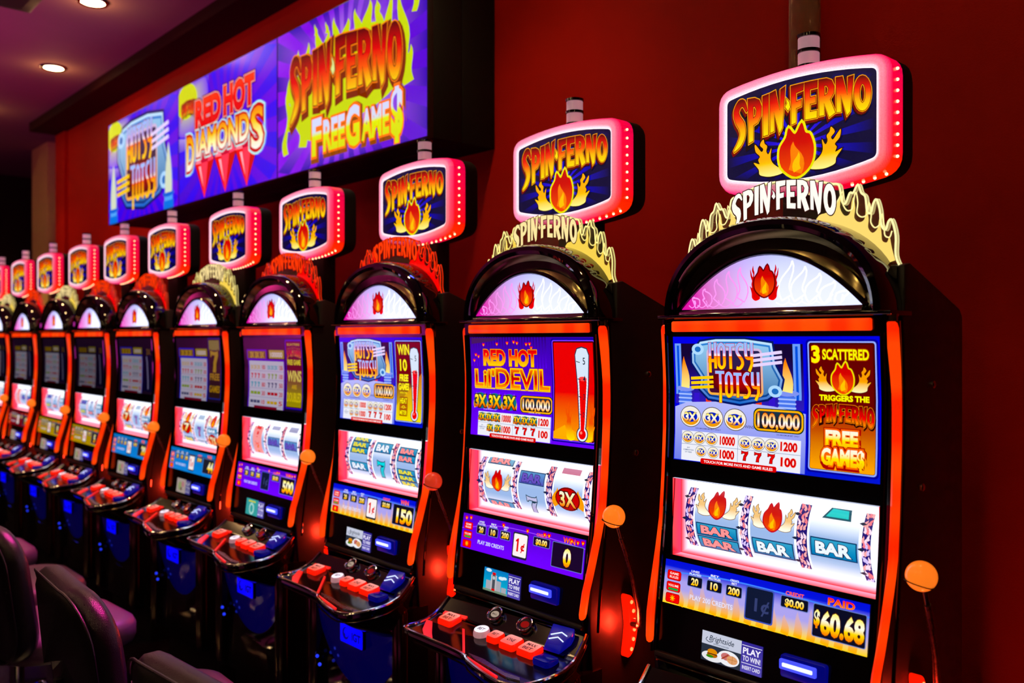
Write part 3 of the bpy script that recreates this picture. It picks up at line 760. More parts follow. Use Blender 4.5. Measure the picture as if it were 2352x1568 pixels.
def sign_parts(root):
    SXO = -.014
    inner = barrel(.189, 2.04, .0955, .02, .024, .012); front_ = barrel(.212, 2.04, .118, .021, .026, .035)
    outer = barrel(.218, 2.04, .124, .021, .026, .04); back = barrel(.214, 2.04, .12, .021, .026, .04)
    y0 = SIGN_Y
    def mp(p, y): return [(q[0], y, q[1]) for q in p]
    sh = MB().grid([mp(outer, 1.94), mp(outer, 1.985), mp(back, 1.998)], True, True).build('sign', MATTE, root); sh.location.x = SXO
    # post carrying the sign
    MB().prism([(1.93, 1.66), (1.99, 1.64), (1.99, 1.92), (1.93, 1.92)], 'x', -.07, .07).build('sign_post', MATTE, sh, bevel=.006)
    # prismatic frame, lit from inside
    A = Art(lambda u, v, l: (u, l, v))
    cw, cp, cr = C('fff0f8', 1.5), C('ff86a8', 1.1), C('ff3468', 1.0)
    def ringband(p, ya, q, yb, ca, cb):
        n = len(p)
        for i in range(n):
            j = (i + 1) % n; k = len(A.v)
            for pt, yy, c in ((p[i], ya, ca), (p[j], ya, ca), (q[j], yb, cb), (q[i], yb, cb)):
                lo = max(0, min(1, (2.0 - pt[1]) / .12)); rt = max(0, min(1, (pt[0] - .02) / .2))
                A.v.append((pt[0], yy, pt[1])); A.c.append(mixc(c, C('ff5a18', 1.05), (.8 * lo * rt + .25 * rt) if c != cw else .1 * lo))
            A.t += [(k, k + 1, k + 2), (k, k + 2, k + 3)]
    mid = [(a[0] * .58 + b[0] * .42, a[1] * .58 + b[1] * .42) for a, b in zip(inner, front_)]
    ringband(inner, y0 + .004, mid, y0 - .002, cw, mixc(cw, cp, .75)); ringband(mid, y0 - .002, front_, y0 + .002, mixc(cw, cp, .75), cp)
    ringband(front_, y0 + .002, outer, y0 + .018, C('ff78a4', 1.05), C('ff3478', 1.0)); ringband(outer, y0 + .018, outer, 1.94, C('ff2e68', .95), C('f00870', .85))
    fr = A.build('sign_frame', FRAME, sh)
    # bulbs round the flank (right side and right half of the bottom)
    def put(px, pz, nx, nz):
        MBt = bulb_me.copy() if False else bulb_me
        o = link('bulb', MBt, BULB, fr); o.location = (px + nx * .0005, 1.912 - YC, pz + nz * .0005); o.rotation_euler = (0, math.atan2(nx, nz), 0)
    for i in range(9): put(.2185, 1.945 + .0237 * i, 1, 0)
    for i in range(9):
        x = .195 - .026 * i; put(x, 2.04 - .1245 - .026 * (1 - (x / .218) ** 2), 0, -1)
    # picture
    S = Art(lambda u, v, l: (u, y0 + .003 - l * .0005, v)); ins = barrel(.189, 2.04, .0955, .02, .024, .012)
    S.poly(ins, C('0a0830'), 0)
    cx, cz = .0, 2.0
    for k in range(22):
        t0 = 2 * pi * (k + .1) / 22; t1 = 2 * pi * (k + .55) / 22
        def lim(t):
            dx, dz = math.cos(t), math.sin(t); lo, hi = 0, .4
            for _ in range(20):
                mm = (lo + hi) / 2; x, z = cx + dx * mm, cz + dz * mm; e = 1 - (x / .189) ** 2
                ok = abs(x) < .187 and 2.04 - .0935 - .024 * e < z < 2.04 + .0935 + .02 * e
                lo, hi = (mm, hi) if ok else (lo, mm)
            return lo
        l0, l1 = lim(t0), lim(t1)
        def ray(r0, r1, ca, cb, lay):
            k = len(S.v)
            for t, rr_, c in ((t0, r0 * l0, ca), (t1, r0 * l1, ca), (t1, r1 * l1, cb), (t0, r1 * l0, cb)):
                S.v.append(tuple(S.mp(cx + rr_ * math.cos(t), cz + rr_ * math.sin(t), lay))); S.c.append(c)
            S.t.extend([(k, k + 1, k + 2), (k, k + 2, k + 3)])
        ray(.05, .5, C('4438e8'), C('2418a8'), 1); ray(.5, .98, C('2418a8'), C('0c0838'), 1)
    zlo = lambda s: 1.9445 - .024 * (1 - (2 * s - 1) ** 2); zhi = lambda s: 2.1355 + .02 * (1 - (2 * s - 1) ** 2)
    Z = lambda s, t: zlo(s) + (zhi(s) - zlo(s)) * t
    vt = lambda s: Z(s, interp([(0, .96), (.12, .93), (.22, .9), (.4, .92), (.7, .93), (1, .91)], s))
    vb = lambda s: Z(s, interp([(0, .42), (.1, .42), (.22, .47), (.4, .54), (.55, .565), (.75, .58), (.85, .57), (1, .545)], s))
    comic(S, 'SPIN-FERNO', -.172, .178, vb, vt, 4, FIRE, [(.085, C('14060c'), (-.05, -.07)), (.06, C('6a1210'), (-.035, -.05)), (.04, C('e8a818')), (.018, C('701408'))], C('ffe850'))
    flames(S, .0, 1.938, .225, .088, 6, C('fff4a0'), C('fcb400'), 4, C('1c0a08'))
    fireball(S, .0, 1.982, .118, 7, C('e8e020'))
    S.build('sign_picture', ART, sh)
    # candle lamp on top
    c0 = 2.186
    cn = MB().lathe([(.024, 0), (.0265, .002), (.0265, .007), (.024, .008)], (0, 1.93, c0), 24).build('candle_base', GLOSS, sh)
    for k in range(2):
        zz = c0 + .008 + k * .036
        MB().lathe([(.0245, 0), (.0245, .027)], (0, 1.93, zz), 24).build('candle_lens', MILK, cn)
        MB().lathe([(.0245, 0), (.0275, .001), (.0275, .008), (.0245, .009)], (0, 1.93, zz + .027), 24).build('candle_ring', GLOSS, cn)
_b = MB().ball((0, YC, 0), .0036, 10, 8)
_tmp = _b.build('bulb', BULB, None); bulb_me = _tmp.data
for v_ in bulb_me.vertices: v_.co.y -= YC
bpy.data.objects.remove(_tmp)

# ------------------------------------------------------------------ flame crest above the dome (clear acrylic, edge lit)
CR = smooth_path([(.12, 1.882), (.134, 1.877), (.141, 1.842), (.149, 1.838), (.158, 1.858), (.166, 1.858), (.176, 1.874), (.183, 1.856), (.192, 1.846), (.196, 1.816), (.204, 1.812), (.209, 1.83), (.216, 1.838), (.223, 1.815), (.226, 1.785), (.235, 1.774), (.241, 1.79), (.248, 1.792), (.256, 1.76), (.256, 1.72), (.266, 1.695)], 4)
CRF = smooth_path([(.075, 1.80), (.088, 1.818), (.105, 1.822), (.122, 1.83), (.138, 1.855), (.136, 1.83), (.146, 1.812), (.158, 1.815), (.162, 1.838), (.166, 1.848), (.17, 1.825), (.168, 1.805), (.178, 1.795), (.19, 1.80), (.194, 1.825), (.199, 1.80), (.198, 1.782), (.207, 1.77), (.218, 1.778), (.222, 1.798), (.226, 1.77), (.228, 1.752), (.238, 1.748), (.243, 1.76), (.248, 1.735), (.255, 1.71)], 3)
def crest(root, kind):
    if kind == 'yellow': e, fl, tx, tl, kk = C('fff0a8', 1.1), C('f8d878', .95), C('ffe8b0', 1.0), C('3a1c08'), 1
    elif kind == 'white': e, fl, tx, tl, kk = C('fff2b8', 1.15), C('fbdc8c', 1.0), C('fff0e8', 1.15), C('2a1410'), 1
    else: e, fl, tx, tl, kk = C('ff5418', 1.0), C('ff3c0c', .85), C('ff5a28', .95), C('8a1408'), 1
    yb = 1.7925
    top = [(x * -1, z) for x, z in CR][::-1] + [(-.06, 1.903), (0, 1.905), (.06, 1.9)] + CR
    lowc = [(x, z) for x, z in arc(.262, .206, 1.606, 40, 0, 2.15) if z > 1.69]
    sheet = top + lowc
    q = MB(); q.grid([[(x, y, z) for x, z in sheet] for y in (yb + .001, yb + .0085)], True, True)
    o = q.build('flame_crest', ACRYL, root, smooth=False)
    a = Art(lambda u, v, l: (u, yb - l * .0006, v))
    for sg in (1, -1):
        M = lambda ps: [(sg * x, z) for x, z in ps]
        a.line(M(CR), .0045, e, 1)
        low = [(sg * x, z) for x, z in arc(.259, .204, 1.606, 60, 0, 2.15) if x > .07 and z > 1.70]
        a.poly(M(CRF) + (low if sg > 0 else low), fl, 0)
        a.line(M([(x + .006, z + .010) for x, z in CRF[8:-6]]), .003, mixc(e, fl, .3), 1.2)
    vt = lambda s: 1.876 + .027 * (1 - (2 * s - 1) ** 2) + .004 * (1 - s); vb = lambda s: 1.812 + .030 * (1 - (2 * s - 1) ** 2) - .01 * max(0, .12 - s) / .12
    comic(a, 'SPIN-FERNO', -.134, .128, vb, vt, 3, [(0, tx), (1, tx)], [(.035, tl)], tx)
    a.line(top[len(CR) - 8:-(len(CR) - 8)], .0035, e, 1.1)
    a.build('edge_lit_art', ART, o)
    back = Art(lambda u, v, l: (u, yb + .0095, v))
    back.line(top, .0058, tuple(c * .6 for c in e), 1)
    back.build('rear_edge_art', ART, o)
    return o
# ------------------------------------------------------------------ game pictures
GOLD = [(0, C('ffe020')), (.5, C('ffc000')), (1, C('ff9a10'))]
WHITEGOLD = [(0, C('ffc820')), (.45, C('fff6c0')), (.6, C('ffffff')), (1, C('f07010'))]
def hotsy(a, x0, x1, z0, z1, L=1, k=1, cream=None):
    """deco plaque with two words; x0..z1 is its box"""
    W_, H_ = x1 - x0, z1 - z0; X = lambda s: x0 + W_ * s; Z = lambda t: z0 + H_ * t
    pl = [(.12, .96), (.3, 1.0), (.62, 1.0), (.9, .94), (.93, .6), (1.0, .4), (.98, .26), (.84, .1), (.55, .0), (.2, .06), (.1, .2), (.12, .4), (.02, .62), (.02, .78)]
    P = [(X(s), Z(t)) for s, t in pl]
    a.poly(offset_poly(P, .02 * W_), C('0c1c60', k), L - .1)
    lv = lambda u, v: max(0, min(1, (v - z0) / H_))
    a.poly(P, lambda u, v: mixc(C('3468c0', k), C('c8e8ff', k), lv(u, v)), L, (), [Z(.5)])
    a.poly(offset_poly(P, -.022 * W_), lambda u, v: mixc(C('142c70', k), C('4c88d0', k), lv(u, v)), L + .1, (), [Z(.5)])
    a.poly(offset_poly(P, -.04 * W_), lambda u, v: mixc(C('30609c', k), C('a4d0f0', k), lv(u, v)), L + .15, (), [Z(.5)])
    for s, t in ((.09, .84), (.92, .22)):
        a.ell(X(s), Z(t), .07 * W_, .09 * H_, C('b8dcff', k), L + .2); a.ell(X(s), Z(t), .035 * W_, .045 * H_, C('3c70b8', k), L + .25)
    ins = rrect(X(.19), Z(.12), X(.80), Z(.86), .05 * W_)
    a.poly(ins, lambda u, v: mixc(C('4a0c14', k), C('182858', k), lv(u, v)), L + .3, (), [Z(.4), Z(.6)])
    a.ell(X(.5), Z(.34), .27 * W_, .2 * H_, C('b82010', k), L + .4, 24, C('4a0c14', k))
    a.band(ins, offset_poly(ins, -.022 * W_), lambda u, v: mixc(C('ffb020', k), C('c8c0f0', k), lv(u, v)), L + .6)
    for i in range(3):
        a.line([(X(.70), Z(.60 + .075 * i)), (X(1.0), Z(.66 + .075 * i))], .04 * H_ + .001, C('e8d8ff', k), L + .9)
        a.line([(X(.0), Z(.22 + .075 * i)), (X(.26), Z(.25 + .075 * i))], .04 * H_ + .001, C('ffd030', k), L + .9)
    g = [(0, C('ffd818', k)), (.42, C('ffa010', k)), (.47, C('ff7030', k)), (.5, C('fff4f0', k)), (.62, C('b8b0f0', k)), (1, C('9cc4ff', k))]
    ou = [(.0011 * W_ / .24, C('3a0c28', k)), (.0007 * W_ / .24, C('e83018', k))]
    deco(a, 'HOTSY', X(.22), X(.70), Z(.54), Z(.95), L + 1.2, g, ou); deco(a, 'JOTSY', X(.30), X(.76), Z(.10), Z(.50), L + 1.8, g, ou)
def torch(a, x, z0, w_, h, L=1, k=1):
    a.rect(x - w_ * .55, z0, x + w_ * .55, z0 + h * .28, C('5a7ae0', k), L); 
    for i in range(3): a.rect(x - w_ * .6, z0 + h * (.05 + .08 * i), x + w_ * .6, z0 + h * (.08 + .08 * i), C('b0c4ff', k), L + .2)
    a.ell(x, z0 + h * .34, w_ * .8, h * .06, C('8898e8', k), L + .3)
    g = lambda u, v: mixc(C('fff0a0', k), C('f07010', k), max(0, min(1, (v - z0 - .34 * h) / (.66 * h))))
    a.poly(tongue(x, z0 + h * .36, w_ * .72, h * .64, w_ * .06), g, L + .4, (), [z0 + .6 * h])
def coin(a, x, z, r, L, t='3X', k=1):
    a.ell(x, z, r * 1.06, r * .9, C('585048', k), L - .1); a.ell(x, z, r, r * .84, C('f4f0e8', k), L)
    a.ell(x, z - r * .05, r * .86, r * .68, C('e8a040', k), L + .1); a.ell(x, z + r * .12, r * .86, r * .56, C('f8f0dc', k), L + .2)
    a.ell(x, z, r * .68, r * .46, C('1430b8', k), L + .3)
    a.text(t, x, z - r * .36, r * .7, r * 1.2, bold=.045, layer=L + .9, grad=[(0, C('ffa818', k)), (.5, C('ffffff', k)), (1, C('ffe860', k))], outs=[(.03, C('0a1450', k))])
def xflame(a, x, z, r, L, t='3X', k=1):
    for sg in (-1, 1): a.poly(tongue(x + sg * r * .75, z - r * .7, r * .45, r * 1.5, sg * .1 * r), C('e8b010', k), L - .1)
    a.ell(x, z, r, r * .8, C('0c7078', k), L)
    a.text(t, x, z - r * .6, r * 1.2, r * 1.75, bold=.04, layer=L + .5, grad=[(0, C('d05010', k)), (.5, C('ffc820', k)), (1, C('fff080', k))], outs=[(.06, C('241008', k))])
def seven(a, x, z, h, L, c=C('d01010'), outc=C('5a0408'), c2=None):
    p = [(-.42, .5), (-.42, .2), (-.34, .2), (-.28, .29), (.08, .26), (-.12, -.05), (-.2, -.5), (.14, -.5), (.16, -.12), (.42, .26), (.42, .5), (.34, .44), (0, .42), (-.3, .46)]
    P = [(x + u * h * .95, z + v * h) for u, v in p]
    a.poly(offset_poly(P, h * .05), outc, L - .1); a.poly(P, (lambda u, v: mixc(c, c2, max(0, min(1, (v - z + h / 2) / h)))) if c2 else c, L, (), [z])
def pill(a, x0, z0, x1, z1, t, L, k=1):
    r = (z1 - z0) * .3
    a.rr(x0 - .002, z0 - .002, x1 + .002, z1 + .002, r, C('083018', k), L - .1); a.rr(x0, z0, x1, z1, r, C('ffb810', k), L)
    a.rr(x0 + .004, z0 + .004, x1 - .004, z1 - .004, r * .8, lambda u, v: mixc(C('141414', k), C('203848', k), (v - z0) / (z1 - z0)), L + .1)
    a.text(t, (x0 + x1) / 2, z0 + (z1 - z0) * .17, (z1 - z0) * .68, (x1 - x0) * .86, bold=.03, layer=L + .6, grad=[(0, C('ffb020', k)), (.35, C('ffffff', k)), (.55, C('ffe8b0', k)), (1, C('e87808', k))], outs=[(.035, C('601808', k))])
def thermometer(a, x, zb, zt, L, k=1):
    wt, wb = .024, .010
    tube = [(x + wt, zt - .02), (x + wt * .7, zt - .004), (x, zt), (x - wt * .7, zt - .004), (x - wt, zt - .02), (x - wb, zb + .03), (x + wb, zb + .03)]
    zf = zb + (zt - zb) * .66
    a.ell(x, zb + .014, .021, .021, C('202840', k), L); a.poly(offset_poly(tube, .003), C('202840', k), L)
    a.ell(x, zb + .014, .018, .018, C('e8f0ff', k), L + .1); a.poly(tube, C('dce8f8', k), L + .1)
    ww = lambda z: wb + (wt - wb) * (z - zb - .03) / (zt - zb - .05)
    a.poly([(x + .72 * ww(zf), zf), (x - .72 * ww(zf), zf), (x - wb * .6, zb + .02), (x + wb * .6, zb + .02)], C('e02010', k), L + .3)
    a.ell(x, zb + .014, .013, .013, C('e02010', k), L + .35); a.ell(x - .004, zb + .018, .004, .004, C('ff9080', k), L + .5)
    a.ell(x, zf, .74 * ww(zf), .006, C('ff6060', k), L + .4)
    n = 16
    for i in range(n):
        z = zb + .035 + (zf - zb - .035) * i / n
        for sg in (-1, 1): a.line([(x + sg * ww(z) * .98, z), (x + sg * ww(z) * .72, z + .004)], .0022, C('ffffff', k), L + .45)
    for i, t in enumerate('2345'):
        z = zb + (zt - zb) * (.28 + .19 * i)
        a.line([(x - ww(z) * .95, z), (x - ww(z) * .35, z - .003)], .002, C('181c30', k), L + .6)
        a.text(t, x + ww(z) * .3, z - .008, .013 + .002 * i, bold=.01, sx=.8, colr=C('181c30', k), layer=L + .7)
def paytable(a, x0, z0, x1, z1, L, sym, k=1):
    a.rect(x0, z0, x1, z1, C('f0f0f8', k), L); xm = (x0 + x1) / 2; zm = z1 - (z1 - z0) * .45
    a.line([(x0, zm), (x1, zm)], .001, C('8090b0', k), L + .2); a.line([(xm, z0), (xm, z1)], .001, C('8090b0', k), L + .2)
    w_ = xm - x0; h = z1 - zm; r = w_ * .105; zb = z0 + .009
    for i in range(3):
        sym(a, x0 + w_ * (.11 + .215 * i), zm + h * .52, r, L + 1, '3X', k); sym(a, xm + w_ * (.12 + .215 * i), zm + h * .48, r, L + 1, '3X', k)
        seven(a, xm + w_ * (.12 + .215 * i), zb + h * .5, h * .66, L + 1, C('d81818', k), C('601010', k))
    sym(a, x0 + w_ * .36, zb + h * .48, r * .9, L + 1, '3X', k); sym(a, x0 + w_ * .58, zb + h * .48, r * .9, L + 1, '2X', k)
    red = C('d01818', k)
    for t, x, z, ww in (('10000', x0 + w_ * .82, zm, .26), ('1200', xm + w_ * .82, zm, .26), ('1000', x0 + w_ * .82, zb - .002, .25), ('100', xm + w_ * .82, zb - .004, .24)):
        a.text(t, x, z + h * .22, h * .6, w_ * ww, bold=.04, colr=red, layer=L + 1.4, outs=[(.03, C('ffd0c0', k))])
    for i, t in enumerate(('ANY', 'COMBINATION', 'OF THREE')): a.text(t, x0 + w_ * .13, zb + h * (.62 - .17 * i), h * .1, colr=C('607090', k), layer=L + 1)
    a.rr(x0 + w_ * .36, z0 - .004, x1 - w_ * .36, z0 + .0085, .004, C('d01010', k), L + 2)
    a.text('TOUCH FOR MORE PAYS AND GAME RULES', (x0 + x1) / 2, z0 - .001, .006, (x1 - x0) * .58, bold=.015, colr=C('ffffff', k), layer=L + 2.6)
SX0, SX1, SZ0, SZ1 = -.247, .258, 1.264, 1.556
def upper_base(a, edge, k=1): a.rect(SX0, SZ0, SX1, SZ1, edge, 0, 2, 8)
def card(a, x0, x1, z0, z1, rim, top, bot, L=1, k=1):
    a.rr(x0 - .004, z0 - .004, x1 + .004, z1 + .004, .008, C('1a1a90', k), L - .2); a.rr(x0, z0, x1, z1, .007, rim, L)
    a.rr(x0 + .003, z0 + .003, x1 - .003, z1 - .003, .005, lambda u, v: mixc(bot, top, max(0, min(1, (v - z0 - .03) / .1))), L + .1, [z0 + .03, z0 + .08, z0 + .13])
    a.ring(x0 + .003, z0 + .003, x1 - .003, z1 - .003, .005, .004, C('400808', k), L + .2)
def free_games(a, xc, z1, z0, w_, L, k=1, s_last='GAME$'):
    h = z1 - z0
    g = [(0, C('ffc810', k)), (.4, C('ffe858', k)), (.75, C('fff8d8', k)), (1, C('fff8e8', k))]
    a.text('FREE', xc - w_ * .03, z1 - h * .42, h * .40, w_ * .74, bold=.05, layer=L + 1, grad=g, outs=[(.16, C('a01808', k), (.001, -.0015)), (.08, C('f07010', k))])
    a.text(s_last, xc, z0 + h * .08, h * .42, w_ * .98, bold=.05, layer=L + 2, grad=g, outs=[(.16, C('a01808', k), (.001, -.0015)), (.08, C('f07010', k))])
def spin_small(a, x0, x1, zb, zt, L, k=1, rim='e8d820'):
    h = zt - zb
    comic(a, 'SPIN-FERNO', x0, x1, lambda s: zb + h * (.25 * (1 - (2 * s - 1) ** 2)), lambda s: zt - h * .14 * (1 - (1 - (2 * s - 1) ** 2)), L,
          [(0, C('f09010', k)), (.3, C('e84010', k)), (.7, C('c01808', k)), (1, C('600808', k))], [(.11, C('200404', k), (.04, -.04)), (.06, C('f08820', k)), (.03, C('501008', k))], C('ffd040', k))

def screen_hotsy(side):
    a = FArt(); k = 1
    a.rect(SX0, SZ0, SX1, SZ1, lambda u, v: mixc(C('1830c8'), C('0a14d8'), (v - SZ0) / .29), 0, 2, 8)
    a.rect(SX0 + .004, 1.398, .092, SZ1 - .016, lambda u, v: mixc(C('3a30b0'), C('140830'), max(0, min(1, (v - 1.40) / .1))), 1, 2, 5)
    for i in range(8): a.rect(-.19 + .033 * i, 1.40, -.175 + .033 * i, 1.425, C('e85018') if i % 2 else C('4030c0'), 1.2)
    for x in (-.242, .068):
        a.rect(x, 1.42, x + .018, 1.54, C('7aa0f0'), 1.3, 1, 3); a.rect(x + .006, 1.42, x + .012, 1.535, C('3058d0'), 1.5, 1, 3)
    torch(a, -.215, 1.395, .032, .115, 2); torch(a, .052, 1.395, .036, .115, 2)
    hotsy(a, -.197, .043, 1.405, 1.55, 4)
    a.poly([(SX0 + .003, 1.266), (SX0 + .003, 1.39), (-.21, 1.402), (-.08, 1.41), (.02, 1.404), (.096, 1.392), (.096, 1.266)], lambda u, v: mixc(C('7884e0'), C('b8bcf4'), max(0, min(1, (v - 1.27) / .13))), 3, (), [1.32])
    for x in (-.199, -.138, -.077): coin(a, x, 1.369, .028, 5)
    a.text('WINS', -.04, 1.352, .007, colr=C('606090'), layer=5)
    pill(a, -.028, 1.35, .091, 1.397, '100,000', 5)
    for x, z, ww in ((-.15, 1.341, .07), (.055, 1.342, .055)): a.text('ON MAXIMUM BET ONLY', x, z, .0032, ww, colr=C('505088'), layer=5)
    paytable(a, -.223, 1.266, .086, 1.335, 6, coin)
    if side == 'scatter':
        card(a, .104, .252, 1.277, 1.546, C('9cb0ff'), C('600c0a'), C('f0a010'), 7)
        a.rr(.108, 1.281, .248, 1.40, .004, lambda u, v: mixc(C('f8a810'), C('a01008'), max(0, min(1, (v - 1.285) / .1))), 7.3, [1.32, 1.36])
        yel = C('f4f020')
        def wv(u, v): return (u, v + .006 * math.sin((u - .13) / .12 * pi) * 0 - .0)
        a.text('3', .122, 1.503, .034, .019, bold=.045, colr=yel, layer=9, outs=[(.02, C('f07010'))])
        a.text('SCATTERED', .187, 1.509, .021, .100, bold=.035, colr=yel, layer=9, outs=[(.06, C('a04008'))])
        flames(a, .18, 1.444, .120, .05, 9, C('fff6c0'), C('f8a010'), 4, C('401008')); fireball(a, .18, 1.468, .062, 10.2, C('e8d820'))
        a.text('TRIGGERS THE', .182, 1.424, .0115, .108, bold=.05, colr=yel, layer=11, outs=[(.05, C('802008'))])
        spin_small(a, .112, .246, 1.372, 1.416, 12)
        free_games(a, .181, 1.365, 1.287, .095, 13)
    else:
        card(a, .104, .252, 1.277, 1.546, C('9cb0ff'), C('700c0a'), C('e8c810'), 7)
        a.poly([(.108, 1.281), (.248, 1.281), (.248, 1.44), (.2, 1.40), (.15, 1.36), (.108, 1.33)], lambda u, v: mixc(C('f0e018'), C('c87810'), max(0, min(1, (v - 1.28) / .14))), 7.3, (), [1.34])
        yel = C('fff068'); br = C('5a1808')
        a.text('WIN', .153, 1.50, .034, .066, bold=.03, colr=yel, layer=9, outs=[(.05, br)])
        a.text('10', .15, 1.447, .038, .04, bold=.03, colr=yel, layer=9, outs=[(.05, br)])
        a.text('FREE', .15, 1.412, .022, .05, bold=.05, colr=yel, layer=9, outs=[(.08, br)]); a.text('GAMES', .15, 1.383, .022, .06, bold=.05, colr=yel, layer=9, outs=[(.08, br)])
        a.text('WITH THE', .148, 1.37, .006, .04, colr=yel, layer=9)
        a.rr(.126, 1.296, .172, 1.36, .004, C('a86010'), 8.6); a.text('HEAT', .149, 1.338, .018, .04, bold=.04, colr=yel, layer=9, outs=[(.06, br)])
        a.text('-O-', .149, 1.322, .009, .03, bold=.03, colr=yel, layer=9); a.text('METER', .149, 1.301, .014, .04, bold=.04, colr=yel, layer=9, outs=[(.06, br)])
        thermometer(a, .213, 1.288, 1.522, 10)
    return a
def screen_purple():
    a = FArt()
    a.rect(SX0, SZ0, SX1, SZ1, lambda u, v: mixc(C('7018f0'), C('3c14a0'), (v - SZ0) / .29), 0, 2, 8)
    for i in range(28): a.rect(SX0 + .003 + .0118 * i, 1.47, SX0 + .007 + .0118 * i, SZ1, lambda u, v: mixc(C('6018e0'), C('2a1058'), max(0, min(1, (v - 1.47) / .08))), .4, 1, 2)
    a.poly([(-.1, SZ1 - .002), (-.24, SZ1 - .002), (-.24, SZ1 - .02), (-.15, SZ1 - .012)], C('40205a'), .6)
    for x, z in ((-.185, 1.535), (-.125, 1.537), (-.08, 1.54), (-.052, 1.543), (-.038, 1.54), (0, 1.537), (.014, 1.538), (.02, 1.527), (-.222, 1.505), (-.23, 1.488), (-.21, 1.50)):
        a.poly([(x, z - .007), (x + .006, z), (x + .004, z + .004), (x, z + .002), (x - .004, z + .004), (x - .006, z)], C('e83010'), 2); a.ell(x, z - .002, .002, .0025, C('ffd030'), 2.3)
    rg = [(0, C('ffd020')), (.35, C('f8a010')), (.6, C('f03010')), (1, C('c81020'))]
    a.text('RED HOT', -.073, 1.476, .044, .228, bold=.045, layer=4, grad=rg, outs=[(.05, C('400838')), (.03, C('ffb020'))], slant=.02)
    dg = [(0, C('ffa010')), (.25, C('e02808')), (.6, C('a81008')), (.9, C('f07818')), (1, C('ffd040'))]
    ou = [(.05, C('b01010')), (.035, C('ffe040'))]
    a.text("Lil'", -.184, 1.412, .05, .086, bold=.015, layer=5, grad=dg, outs=ou); a.text('DEVIL', -.022, 1.410, .057, .222, bold=.015, layer=6, grad=dg, outs=ou)
    for x0, x1 in ((-.229, -.137), (-.133, .092)): a.rect(x0, 1.404, x1, 1.4075, C('ffd038'), 4.5)
    a.rect(-.24, 1.342, .098, 1.398, C('6420e8'), 2)
    for x in (-.203, -.139, -.075): xflame(a, x, 1.368, .030, 5)
    pill(a, -.028, 1.344, .100, 1.390, '100,000', 5)
    for x, z, ww in ((-.16, 1.342, .06), (.03, 1.342, .05)): a.text('ON MAXIMUM BET ONLY', x, z, .0032, ww, colr=C('d0c0ff'), layer=5)
    paytable(a, -.212, 1.266, .095, 1.336, 6, xflame)
    card(a, .104, .262, 1.277, 1.548, C('8050ff'), C('e01408'), C('f09010'), 7)
    flames(a, .205, 1.283, .11, .10, 8, C('ffe020'), C('e86010'), 5)
    a.poly([(.108, 1.281), (.25, 1.281), (.25, 1.33), (.2, 1.30), (.15, 1.32), (.108, 1.30)], C('ffb018'), 7.6)
    thermometer(a, .216, 1.285, 1.528, 11)
    return a
